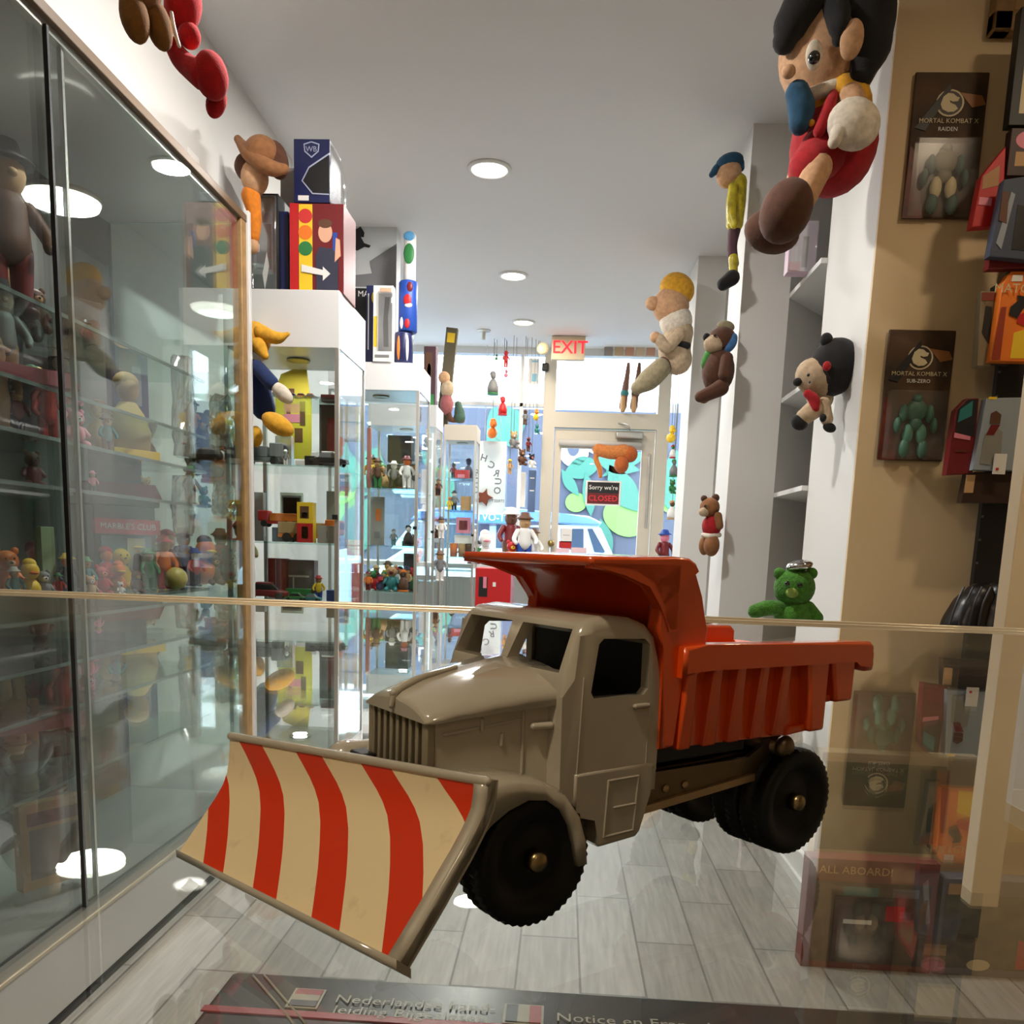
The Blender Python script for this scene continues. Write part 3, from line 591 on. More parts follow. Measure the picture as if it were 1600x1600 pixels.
MB().m(mat('shelf_standard', (150, 150, 150), .4, .7)).b2((-1.43, 1.93, .17), (-1.415, 1.955, 1.94)).build('shelf_standard', lc)
MB().m(lampm).lathe([(.002, 0), (.085, 0), (.09, .012), (.002, .014)], (-1.29, 2.22, 1.816), (0, 0, 1), 28).m(M_alu).lathe([(.092, .010), (.094, .022), (.02, .026), (.015, .129)], (-1.29, 2.22, 1.816), (0, 0, 1), 28).build('puck_light', lc, 'round glowing cabinet light')
area('cabinet_lamp', (-1.29, 2.22, 1.808), .12, .8, (.9, .97, 1))
# ---------------------------------------------------------------- tower display cases
def tower(label, x0, x1, y0, y1, top, hd, shelves, hmat=None, base=.12):
    t = thing('tower_display_case', label, 'display case', ((x0+x1)/2, (y0+y1)/2, 0), 'glass tower display cases')
    hm = hmat or M_white; p = .014
    MB().m(hm).b2((x0, y0, top-hd), (x1, y1, top), .001).build('header_box', t)
    MB().m(hm).b2((x0, y0, 0), (x1, y1, base), .001).build('base_box', t)
    for x in (x0, x1-p):
        for y in (y0, y1-p): MB().m(M_alu).b2((x, y, base), (x+p, y+p, top-hd), .001).build('corner_post', t)
    MB().m(M_glass).b2((x0+p, y0+.004, base), (x1-p, y0+.008, top-hd)).build('glass_pane', t, 'front glass pane')
    MB().m(M_glass).b2((x1-.008, y0+p, base), (x1-.004, y1-p, top-hd)).build('glass_pane', t, 'side glass pane')
    MB().m(M_glass).b2((x0+p, y1-.008, base), (x1-p, y1-.004, top-hd)).build('glass_pane', t, 'rear glass pane')
    for z in shelves: MB().m(M_shelfg).b2((x0+.006, y0+.02, z-.006), (x1-.01, y1-.02, z)).build('glass_shelf', t)
    MB().m(mat('downlight_ring', (120, 110, 80), .3, .9)).lathe([(.028, 0), (.04, 0), (.04, -.006), (.03, -.003)], ((x0+x1)/2, (y0+y1)/2, top-hd-.0005)).build('downlight', t)
    if hd > .11: area('case_downlight', ((x0+x1)/2, (y0+y1)/2, top-hd-.012), .05, 1.6, (1, .96, .9))
    b = MB().m(M_dark).b2((x1-.02, y0-.006, 1.08), (x1-.002, y0+.002, 1.095)); b.build('lock', t)
    return t
T1 = dict(x0=-1.13, x1=-.75, y0=2.84, y1=3.21, top=1.80); T2 = dict(x0=-1.13, x1=-.70, y0=4.09, y1=4.42, top=1.84)
tower('nearest glass tower display case with white header, boxed toys stacked on top', **T1, hd=.176, shelves=(1.475, 1.255, 1.0, .80, .5))
tower('second glass tower display case, behind the nearest one, topped by tall boxes and blue cans', **T2, hd=.124, shelves=(1.27, 1.0, .78, .4))
tower('third slim glass tower display case in the row, mostly hidden by the second one', x0=-1.15, x1=-.755, y0=5.0, y1=5.28, top=1.80, hd=.12, shelves=(1.30, 1.05, .8, .5))
tower('farthest tower display case with beige header beside the shop window', x0=-.815, x1=-.60, y0=5.75, y1=6.0, top=1.80, hd=.10, shelves=(1.46, 1.25, 1.03, .85), hmat=mat('beige_laminate', (196, 186, 170), .5))
# ---------------------------------------------------------------- toys: builders
def sc(Y): return Y/F
class Toy:
    def __init__(s, name, label, cat, x, y, Y, group=None): s.Y = Y; s.t = thing(name, label, cat, Yp(x, y, Y), group)
    def P(s, x, y, dy=0): return Yp(x, y, s.Y+dy)
    def ball(s, name, x, y, rx, ry, mt, rot=0, dy=0, dep=None, label=None, par=None):
        k = sc(s.Y+dy); R = Matrix.Rotation(math.radians(rot), 3, 'Y')
        return MB().m(mt).ell(s.P(x, y, dy), (rx*k, (dep if dep else min(rx, ry))*k, ry*k), R, 18, 12).build(name, par or s.t, label)
    def limb(s, name, pts, mt, label=None, par=None):
        k = sc(s.Y); return MB().m(mt).chain([(s.P(p[0], p[1], p[3] if len(p) > 3 else 0), p[2]*k) for p in pts], 14).build(name, par or s.t, label)
def plush(name, rgb=None, n=.25): return _mats[name] if name in _mats else mat(name, rgb, .9, noise=(60, n), bump=.35, bscale=420, sheen=.08)
F_tan = plush('felt_tan', (206, 160, 120)); F_red = plush('felt_red', (172, 14, 26)); F_blk = plush('felt_black', (16, 14, 16)); F_brn = plush('felt_brown', (84, 48, 28))
F_yel = plush('felt_yellow', (226, 166, 40)); F_wht = plush('felt_white', (226, 214, 196)); F_blu = plush('felt_blue', (26, 74, 104)); F_nav = plush('felt_navy', (22, 44, 92))
F_ora = plush('felt_orange', (226, 130, 28)); F_grn = mat('fur_green', (74, 140, 40), .95, noise=(90, .45), bump=1, bscale=260, sheen=.1); F_kha = plush('felt_khaki', (150, 138, 108)); F_lbr = plush('felt_light_brown', (146, 96, 56))
F_ltan = plush('felt_light_tan', (190, 166, 136)); E_blk = mat('eye_black', (8, 8, 8), .15, coat=1)
def eye(t, x, y, r, dy, par): MB().m(E_blk).ell(t.P(x, y, dy), r*sc(t.Y), I3, 10, 8).build('eye', par)
# big rag doll on the near column
t = Toy('rag_doll', 'large rag doll in red dungarees, black hair and brown shoes, high on the white column', 'doll', 1290, 330, 2.40)
hd = t.ball('head', 1300, 72, 72, 84, F_tan, 8, -.03, 70)
t.limb('hair', [(1346, 118, 16, -.12), (1357, 68, 30, -.12), (1346, 16, 44, -.10), (1308, -18, 40, -.07), (1262, 8, 30, -.1), (1236, 42, 24, -.1), (1226, 64, 16, -.09)], F_blk); t.limb('sideburn', [(1306, 12, 20, -.13), (1312, 42, 14, -.16), (1310, 62, 8, -.16)], F_blk)
t.ball('ear', 1331, 62, 16, 27, F_tan, 8, -.175, 8, par=hd); eye(t, 1272, 90, 8, -.155, hd); MB().m(F_wht).ell(t.P(1272, 86, -.145), (.02, .008, .034)).build('eye_patch', hd)
t.ball('nose', 1232, 112, 10, 9, F_tan, 0, -.12, par=hd)
t.limb('collar', [(1262, 150, 9, -.08), (1310, 132, 9, -.10), (1348, 118, 8, -.06)], F_wht); t.limb('scarf', [(1246, 146, 16, -.1), (1252, 168, 18, -.1), (1250, 192, 15, -.1)], F_blu)
t.ball('shirt', 1300, 172, 54, 50, F_yel, 0, .0, 46); t.ball('dungarees', 1302, 228, 60, 66, F_red, 0, 0, 58); t.limb('dungaree_leg', [(1285, 240, 34, -.06), (1264, 262, 28, -.09)], F_red)
t.limb('dungaree_strap', [(1280, 205, 8, -.12), (1296, 165, 8, -.12), (1304, 146, 7, -.1)], F_red); t.ball('button', 1268, 192, 4.5, 4.5, F_yel, 0, -.115)
t.limb('sleeve', [(1318, 138, 20, -.09), (1334, 152, 22, -.10)], F_yel); t.limb('arm', [(1330, 150, 16, -.12), (1336, 172, 17, -.13)], F_tan); t.ball('mitten', 1334, 194, 37, 34, F_wht, 20, -.14, 24); t.limb('mitten_thumb', [(1312, 205, 12, -.15), (1303, 222, 8, -.15)], F_wht)
t.limb('leg', [(1278, 262, 19, -.11), (1256, 310, 17, -.14)], F_tan); t.limb('leg', [(1250, 275, 17, -.06), (1235, 320, 16, -.06)], F_tan)
t.ball('shoe', 1228, 330, 36, 44, F_brn, 20, -.17, 40); t.ball('shoe', 1206, 362, 40, 29, F_brn, 12, -.08, 30)
# scarecrow like doll on the pier
t = Toy('cloth_doll', 'thin cloth doll in yellow shirt and blue hat hanging on the white pier edge', 'doll', 1140, 455, 3.22)
hd = t.ball('head', 1139, 272, 17, 19, F_tan, 30); t.ball('hat', 1140, 254, 20, 12, F_blu, -15, 0, 16); t.limb('hat_brim', [(1112, 273, 4), (1124, 262, 7), (1152, 252, 7), (1158, 262, 5)], F_blu)
t.ball('nose', 1127, 280, 4, 4, F_red, par=hd)
ys = mat('shiny_yellow_cloth', (206, 190, 40), .35, noise=(40, .5, (70, 50, 20)), bump=.3, bscale=90)
t.limb('shirt', [(1154, 285, 12), (1150, 315, 14), (1148, 350, 12)], ys); t.limb('sleeve', [(1146, 292, 7, -.03), (1142, 330, 7, -.04), (1147, 352, 5, -.05)], ys)
t.limb('trousers', [(1148, 356, 9), (1144, 385, 7), (1146, 412, 8)], mat('plum_cloth', (84, 52, 62), .8)); t.limb('sock', [(1146, 404, 7, -.01), (1146, 425, 6, -.01)], ys)
t.limb('boot', [(1144, 434, 11, -.02), (1130, 444, 9, -.03)], F_blk)
# bearded doll with yellow cap
t = Toy('bearded_doll', 'plush bearded doll in yellow cap and long tan coat on the far white pier', 'doll', 1045, 600, 4.5)
hd = t.ball('head', 1048, 478, 27, 26, F_tan, 0, 0, 24); t.ball('cap', 1058, 452, 26, 22, F_yel, 25, .01, 24); t.ball('nose', 1020, 474, 11, 10, F_tan, 0, -.02, par=hd); t.ball('beard', 1056, 502, 24, 24, F_wht, 0, .0, 22)
t.limb('coat', [(1062, 520, 20), (1054, 545, 24), (1058, 562, 22)], F_ltan); t.limb('sleeve', [(1062, 522, 9, -.07), (1042, 542, 9, -.09), (1030, 530, 8, -.1)], F_ltan); t.ball('hand', 1024, 527, 8, 8, F_tan, 0, -.1)
t.limb('belt', [(1048, 535, 5, -.08), (1074, 540, 5, -.06)], F_blk); t.limb('leg', [(1046, 562, 13), (1036, 574, 12, -.03)], F_brn); t.limb('sock', [(1032, 576, 15, -.04), (1015, 592, 16, -.04), (996, 606, 10, -.04)], F_kha)
# brown bear with blue scarf
t = Toy('plush_bear', 'brown plush bear with tan muzzle and blue bow looking left from the pier', 'plush toy', 1120, 622, 3.25)
hd = t.ball('head', 1128, 532, 21, 19, F_brn); t.ball('muzzle', 1115, 538, 15, 13, F_ltan, 15, -.02, par=hd); t.ball('nose', 1104, 527, 5.5, 6, F_blk, 0, -.02, par=hd); t.ball('ear', 1134, 510, 13, 8, F_kha, 10, 0, par=hd); eye(t, 1117, 524, 2.2, -.05, hd)
t.ball('bow', 1141, 536, 9, 15, plush('felt_sky', (70, 120, 176)), 25, -.02); t.ball('body', 1122, 580, 24, 32, F_brn); t.ball('waistcoat', 1106, 560, 8, 17, plush('felt_leaf', (70, 136, 60)), 20, -.005)
t.limb('arm', [(1136, 560, 9, -.06), (1132, 585, 9, -.07)], F_brn); t.limb('leg', [(1126, 606, 12, -.05), (1110, 614, 10, -.06), (1094, 620, 8, -.06)], F_brn); t.limb('leg', [(1112, 612, 10, .02), (1100, 622, 8, .02)], F_lbr)
# teddy in red jumper
t = Toy('teddy_bear', 'small light brown teddy bear in red jumper hanging below the brown bear', 'plush toy', 1108, 868, 3.25)
hd = t.ball('head', 1109, 793, 15, 15, F_lbr); t.ball('muzzle', 1100, 800, 8, 7, F_ltan, 0, -.02, par=hd); t.ball('ear', 1118, 778, 6, 6, F_brn, par=hd); t.ball('ear', 1100, 779, 5, 5, F_brn, par=hd); eye(t, 1102, 791, 2, -.035, hd)
t.ball('jumper', 1112, 822, 15, 17, F_red); t.limb('jumper_hem', [(1099, 836, 3.5, -.01), (1112, 838, 4, -.03), (1124, 836, 3.5, -.01)], F_wht); t.limb('arm', [(1122, 806, 6, -.03), (1124, 822, 6, -.03)], F_lbr)
t.ball('leg', 1112, 852, 12, 17, F_lbr, 0, -.02); t.ball('leg', 1101, 852, 9, 15, F_lbr, 0, .02)
# dog with black cap
t = Toy('plush_dog', 'small cream plush dog with large black cap and red bow on the white column', 'plush toy', 1280, 668, 2.62)
hd = t.ball('head', 1276, 590, 32, 27, F_ltan, 25, -.02); t.ball('cap', 1303, 574, 37, 42, F_blk, 20, -.02, 34); t.ball('nose', 1246, 597, 6.5, 6, F_blk, 0, -.04, par=hd); t.ball('ear', 1291, 531, 9, 10, F_blk, 0, -.04, par=hd); t.ball('ear_lining', 1295, 537, 9, 10, F_ltan, 0, -.03, par=hd)
t.ball('cap_badge', 1292, 572, 6, 7, F_red, 0, -.09); eye(t, 1263, 586, 2.4, -.075, hd); eye(t, 1265, 597, 2.0, -.08, hd); t.ball('body', 1281, 622, 20, 17, F_ltan, 20)
t.limb('bow', [(1262, 615, 6, -.06), (1272, 625, 8, -.06), (1273, 638, 7, -.06)], F_red); t.limb('leg', [(1274, 638, 14, -.04), (1256, 652, 12, -.05)], F_ltan); t.ball('paw', 1249, 660, 13, 11, F_blk, 30, -.05); t.limb('leg', [(1287, 630, 9, -.05), (1292, 655, 9, -.05)], F_ltan); t.ball('paw', 1296, 668, 10, 7, F_blk, 20, -.05); t.ball('foot_pad', 1286, 653, 5, 6, F_blk, 0, -.085)
# green furry toy
t = Toy('furry_toy', 'bright green shaggy plush animal with silver cap sitting behind the counter', 'plush toy', 1235, 968, 2.25)
hd = t.ball('head', 1241, 918, 31, 30, F_grn, 0, 0, 29)
for x in (1218, 1268): t.ball('ear', x, 896, 9, 9, F_grn, 0, 0, par=hd)
eye(t, 1230, 912, 4, -.05, hd); eye(t, 1250, 914, 4, -.05, hd); t.ball('snout', 1238, 926, 10, 8, plush('felt_lime', (150, 180, 90)), 0, -.042, 6, par=hd)
t.ball('cap', 1249, 884, 20, 9, M_chrome, -12, -.01, 20); t.ball('body', 1240, 962, 30, 26, F_grn)
t.limb('arm', [(1222, 950, 11, -.01), (1200, 950, 12, -.02), (1180, 955, 11, -.03)], F_grn); t.limb('arm', [(1262, 950, 11, -.01), (1276, 966, 10, -.02)], F_grn)
MB().m(M_trimw).b2((t.P(1190, 975).x, 2.17, t.P(1235, 988).z-.02), (.80, 2.36, t.P(1235, 988).z)).build('wall_shelf', None, 'white ledge carrying the green shaggy plush animal', 'shelf')
# toys on the left soffit and cabinet
t = Toy('plush_toy', 'red plush toy with dangling limbs above the left cabinet, cut by the top edge', 'plush toy', 300, 0, 1.75)
R2 = plush('fleece_red', (196, 12, 24)); t.ball('body', 286, 8, 26, 36, R2, 10); t.ball('hand', 296, 56, 16, 17, R2); t.limb('leg', [(270, 72, 12), (288, 98, 15), (318, 118, 20, -.02)], R2)
t.ball('foot', 330, 118, 24, 33, R2, -10, -.02); t.ball('foot', 338, 160, 14, 22, R2, 20, .02); t.limb('cord', [(268, 20, 2.5, -.05), (272, 45, 3, -.05), (280, 72, 2.5, -.05)], M_wht)
t = Toy('plush_toy', 'pair of brown plush feet hanging above the left cabinet beside the red toy', 'plush toy', 215, 0, 1.65)
t.limb('body', [(205, -60, 40), (215, -20, 34)], F_lbr); B2 = plush('fleece_brown', (136, 88, 28)); t.ball('foot', 210, 26, 20, 36, B2, -12, -.02); t.ball('foot', 248, 40, 18, 34, B2, -14, .02)
t = Toy('felt_hat_doll', 'doll with folded brown felt hat and orange shirt beside the cabinet end', 'doll', 398, 395, 2.80)
t.ball('hat', 408, 240, 26, 24, F_lbr, -20, -.02); t.ball('hat', 432, 250, 17, 27, F_brn, -15, 0); t.limb('hat_brim', [(372, 218, 6), (392, 243, 11, -.04), (422, 262, 11, -.05), (444, 264, 7, -.03)], F_lbr); t.ball('head', 398, 278, 20, 24, F_tan); t.ball('hair', 388, 262, 20, 20, F_brn, 0, .02)
t.limb('shirt', [(392, 306, 14), (398, 340, 10), (396, 370, 9)], F_ora); t.ball('hand', 395, 384, 9, 12, F_tan)
t = Toy('plush_doll', 'plush doll in navy coat, yellow cap and yellow shoes leaning out beside the cabinet', 'doll', 415, 690, 2.80)
t.ball('cap', 398, 530, 24, 26, F_yel, -10); t.limb('cap_tip', [(408, 520, 12, -.03), (432, 528, 9, -.04), (450, 522, 3, -.04)], F_yel); t.limb('cap_tip', [(404, 540, 12, -.04), (414, 556, 6, -.05)], F_yel); t.ball('head', 396, 556, 18, 14, F_wht)
t.limb('coat', [(393, 572, 16), (403, 610, 20), (412, 638, 18)], F_nav); t.limb('sleeve', [(402, 574, 11, -.05), (424, 598, 11, -.06)], F_nav); t.ball('hand', 441, 614, 11, 20, F_wht, -48, -.06)
t.ball('shoe', 434, 663, 15, 27, F_yel, -62, -.05); t.ball('shoe', 400, 682, 10, 16, F_yel, 0, .0)
# ---------------------------------------------------------------- boxes and cards
def sheet(par, name, quads, label=None):
    """quads: (material, x0,z0,x1,z1, y) thin printed patches on a face looking at -Y"""
    b = MB()
    for mt, x0, z0, x1, z1, y in quads: b.m(mt).b2((x0, y, z0), (x1, y+.0006, z1))
    return b.build(name, par, label)
def pbox(name, label, cat, x0, y0, x1, y1, Y, dep, mt, group=None, zb=None, bev=.0015, prints=(), texts=(), clear=None):
    a, c = Yp(x0, y1, Y), Yp(x1, y0, Y); xm = (x0+x1)/2; z0 = zb if zb is not None else Yp(xm, y1, Y).z; z1 = Yp(xm, y0, Y).z; X0, X1 = Yp(x0, (y0+y1)/2, Y).x, Yp(x1, (y0+y1)/2, Y).x
    small = not prints and not texts and not clear
    if small:
        return MB().m(mt).b2((X0, Y, z0), (X1, Y+dep, z1), bev).build(name, None, label, cat, group)
    t = thing(name, label, cat, ((X0+X1)/2, Y+dep/2, z0), group)
    MB().m(mt).b2((X0, Y, z0), (X1, Y+dep, z1), bev).build('carton', t)
    u = lambda v: X0+(X1-X0)*v; w = lambda v: z0+(z1-z0)*v
    kc = 0
    for nm, lst in prints:
        b = MB()
        for it in lst:
            pm = it[0]; b.m(pm); kc += 1
            if it[1] == 'r': b.b2((u(it[2]), Y-.0006-.0002*kc, w(it[3])), (u(it[4]), Y-.0001, w(it[5])))
            elif it[1] == 'e': disc(b, Vector((u(it[2]), Y-.0002-(it[6] if len(it) > 6 else 0), w(it[3]))), it[4]*(X1-X0), it[5]*(z1-z0), th=.0006)
            elif it[1] == 'p': b.prism([(u(p), w(q)) for p, q in it[2]], (0, Y-.0002, 0), (1, 0, 0), (0, 0, 1), (0, -.0014-.0003*kc, 0))
            elif it[1] == 'b': b.ell((u(it[2]), Y-.012, w(it[3])), (it[4]*(X1-X0), .012, it[5]*(z1-z0)))
        b.build(nm, t)
    for tx, uu, ww, sz, tm in texts:
        MB().m(tm).text(tx, (u(uu), Y-.0042, w(ww)), (1, 0, 0), (0, 0, 1), sz*(z1-z0), .0).build('lettering', t)
    if clear: MB().m(M_blis if name == 'figure_card' else M_clear).b2((u(clear[0]), Y-clear[4], w(clear[1])), (u(clear[2]), Y-.002, w(clear[3])), .004).build('blister', t, 'clear plastic blister')
    return t
# on top of the nearest tower
pbox('boxed_figure', 'tall black window box with a dark figure inside, leftmost on the nearest tower', 'toy box', 392, 302, 435, 452, 2.90, .12, M_blk, zb=1.80,
     prints=[('figure_print', [(M_gry, 'r', .1, .2, .8, .95), (M_blk, 'r', .2, .25, .75, .7), (M_skin, 'e', .5, .78, .16, .07), (M_wht, 'p', [(.5, .05), (.66, .28), (.58, .42), (.42, .2)]), (M_wht, 'r', .2, .42, .32, .5)])], clear=(.04, .03, .96, .97, .012))
pbox('boxed_toy', 'narrow dark box standing between the black figure box and the red traffic light box', 'toy box', 438, 330, 451, 452, 2.92, .10, M_nvy, zb=1.80)
pbox('boxed_toy', 'grey carton with red edge standing behind the navy shield box', 'toy box', 438, 262, 462, 330, 3.06, .1, mat('carton_grey', (136, 126, 120), .6), zb=1.80)
t = pbox('doll_box', 'dark red box with traffic light and man in uniform, under the navy box', 'toy box', 453, 318, 537, 453, 2.88, .16, M_mar, zb=1.80,
     prints=[('traffic_light', [(M_red, 'r', 0, 0, .16, 1), (M_yel, 'r', .17, .02, .42, .99), (mat('signal_red', (206, 50, 50), .4), 'e', .29, .86, .13, .08, .001), (M_ora, 'e', .29, .68, .13, .08, .001), (M_grn, 'e', .29, .50, .13, .08, .001)]),
             ('portrait', [(mat('suit_blue', (44, 46, 66), .6), 'p', [(.5, .02), (.9, .02), (.9, .4), (.8, .5), (.55, .52), (.48, .42)]), (M_skin, 'e', .66, .68, .13, .11, .0006), (M_brn, 'e', .66, .78, .13, .05, .001), (M_blu, 'r', .8, .45, .88, .68), (M_skin, 'p', [(.84, .35), (.95, .42), (.93, .6), (.86, .62)])]),
             ('paper_arrow', [(M_wht, 'p', [(.22, .24), (.62, .20), (.62, .14), (.76, .22), (.62, .30), (.62, .26), (.22, .32)])])])
t = pbox('figure_box', 'navy box with silver shield emblem and curved clear window, topmost on the nearest tower', 'toy box', 459, 217, 515, 314, 2.89, .14, M_nvy, zb=2.078,
     prints=[('shield_emblem', [(mat('silver_print', (170, 176, 200), .4), 'p', [(.28, .92), (.5, .96), (.72, .92), (.70, .80), (.5, .70), (.30, .80)]), (M_nvy, 'p', [(.31, .905), (.5, .94), (.69, .905), (.67, .81), (.5, .725), (.33, .81)])]),
             ('window_print', [(mat('silver_print', (170, 176, 200), .4), 'p', [(.22, .34), (.42, .56), (.99, .78), (.99, .12), (.52, .13)]), (M_blk, 'p', [(.26, .34), (.44, .54), (.99, .75), (.99, .14), (.54, .15)]), (M_wht, 'r', .12, .03, .42, .11)])],
     texts=[('WB', .5, .83, .12, mat('silver_print', (170, 176, 200), .4))])
b = MB().m(M_clear); a = Yp(516, 312, 2.9); c = Yp(516, 225, 2.9); b.loft([[(a.x, 2.89, 2.08), (a.x+.03, 2.92, 2.08), (a.x+.03, 3.0, 2.08), (a.x, 3.02, 2.08)], [(a.x, 2.89, 2.15), (a.x+.035, 2.92, 2.15), (a.x+.035, 3.0, 2.15), (a.x, 3.02, 2.15)], [(a.x, 2.89, c.z), (a.x+.005, 2.92, c.z), (a.x+.005, 3.0, c.z), (a.x, 3.02, c.z)]]).build('clear_side_window', t)
MB().m(M_wht).box(Vector((-1.139, 2.66, 2.07)), (.002, .075, .11)).m(M_gry).box(Vector((-1.1385, 2.66, 2.09)), (.003, .06, .012)).box(Vector((-1.1385, 2.66, 2.06)), (.003, .06, .012)).build('notice', None, 'small white printed notice stuck on the wall above the cabinet end', 'notice')
# on the second tower
ZT = 1.842
pbox('film_toy_box', 'tall white and black box with leaping silhouette, at the back of the second tower', 'toy box', 543, 347, 619, 560, 4.30, .1, mat('pale_card', (196, 200, 200), .5), zb=ZT,
     prints=[('dark_band', [(M_blk, 'r', 0, .0, 1, .56), (M_gry, 'p', [(.45, .74), (1, .86), (1, .57), (0, .57), (0, .64), (.5, .66)])]), ('silhouette', [(M_blk, 'p', [(.03, .82), (.12, .84), (.16, .92), (.1, .95), (.2, .955), (.26, .97), (.3, .95), (.34, .93), (.33, .9), (.27, .9), (.34, .86), (.47, .845), (.44, .83), (.34, .835), (.2, .81), (.05, .82)])])],
     texts=[('MATRIX', .5, .52, .055, M_wht)])
pbox('boxed_toy', 'dark navy box with yellow outlines, in front of the black and white box', 'toy box', 572, 446, 600, 558, 4.18, .10, M_nvy, zb=ZT, prints=[('print', [(M_yel, 'e', .5, .85, .2, .08), (M_wht, 'r', .1, .2, .16, .9), (M_tan, 'r', .6, .3, .9, .34), (M_tan, 'r', .6, .5, .9, .54)])])
pbox('figure_box', 'white framed window box with grey figure beside the blue cans', 'toy box', 583, 446, 614, 556, 4.10, .06, M_wht, zb=ZT,
     prints=[('window_print', [(M_gry, 'r', .28, .1, .95, .9), (M_yel, 'r', .04, .2, .2, .6), (M_blk, 'p', [(.55, .2), (.8, .2), (.75, .6), (.85, .85), (.6, .85), (.5, .5)]), (M_skin, 'r', .35, .91, .9, .97)])], clear=(.25, .05, .98, .92, .01))
MB().m(M_wht).b2((Yp(583, 550, 4.085).x, 4.084, ZT), (Yp(612, 550, 4.085).x, 4.088, ZT+.045)).m(M_gry).b2((Yp(586, 550, 4.085).x, 4.0825, ZT+.018), (Yp(608, 550, 4.085).x, 4.084, ZT+.03)).build('price_label', None, 'small white label on the front edge of the second tower', 'label')
def can(name, label, x, y0, y1, r, Y, mt, zb, extra=None):
    p = Yp(x, y1, Y); z1 = Yp(x, y0, Y).z; k = r*sc(Y)
    t = thing(name, label, 'can', (p.x, Y, zb)); MB().m(mt).lathe([(k*.9, 0), (k, .004), (k, z1-zb-.006), (k*.9, z1-zb)], (p.x, Y, zb), (0, 0, 1), 24).build('shell', t)
    ex = (z1-zb)
    for mm, u0, w0, ru, rw in extra or []:
        b = MB(); b.m(mm).ell((p.x+u0*k, Y-k*math.sqrt(max(1-u0*u0, .1))*.97, zb+w0*ex), (ru*k, .006, rw*ex), I3, 12, 8); b.build('printed_logo', t)
    return t
can('drink_can', 'dark navy can with orange lettering, below the blue cola can', 631, 521, 556, 14, 4.17, M_nvy, ZT, [(M_ora, -.4, .5, .2, .38), (M_wht, .5, .5, .18, .4)])
can('cola_can', 'tall blue cola can with red and white round logo, middle of the can stack', 637, 441, 519, 14, 4.17, M_blu, Yp(637, 520, 4.17).z, [(M_red, .1, .60, .42, .12), (M_wht, .2, .50, .42, .05), (M_mar, .3, .86, .35, .1), (M_red, .1, .14, .3, .1), (M_wht, -.5, .15, .2, .12)])
can('spray_can', 'slim green and white can, topmost of the can stack', 640, 366, 439, 9, 4.17, M_wht, Yp(637, 440, 4.17).z, [(M_grn, 0, .55, .9, .22), (mat('sky_blue', (90, 160, 210), .4), 0, .92, .95, .1)])
pbox('picture_box', 'dark box with printed portrait on the third tower', 'toy box', 662, 541, 681, 600, 5.05, .08, mat('carton_plum', (70, 40, 50), .6), zb=1.802, prints=[('print', [(M_brn, 'r', .1, .4, .7, .9), (M_skin, 'e', .45, .6, .15, .12), (M_grn, 'r', .3, .0, .9, .2)])])
Rt = Matrix.Rotation(math.radians(5), 3, 'Y'); pc = Yp(699, 590, 5.9); hh = Yp(704, 512, 5.9).z
MB().m(mat('tube_olive', (92, 84, 60), .6)).box((pc.x, 5.9, (hh+1.802)/2), (.075, .05, (hh-1.802)*.985), Rt).m(M_yel).box(Vector((pc.x+.022, 5.872, hh-.07)), (.05, .006, .06), Rt).box(Vector((pc.x-.005, 5.872, 2.05)), (.05, .006, .07), Rt).build('poster_tube', None, 'long olive and yellow box leaning upward at the left end of the window', 'toy box')
t = Toy('plush_toy', 'pink and grey plush toy on the farthest tower, in front of the leaning olive box', 'plush toy', 697, 661, 5.80)
t.ball('head', 694, 590, 9, 9, F_tan); t.ball('body', 699, 608, 10, 13, F_ltan); t.ball('lower_body', 698, 632, 10, 16, plush('felt_rose', (160, 90, 90))); t.limb('leg', [(700, 644, 5), (703, 655, 4.2)], F_brn)
t = Toy('toy_plant', 'dark green toy plant on the farthest tower', 'toy', 716, 660, 5.85)
t.limb('body', [(716, 632, 5), (718, 645, 8), (718, 652, 9)], mat('plant_green', (56, 84, 70), .8)); t.limb('base', [(706, 656, 4), (722, 657, 4)], M_brn)
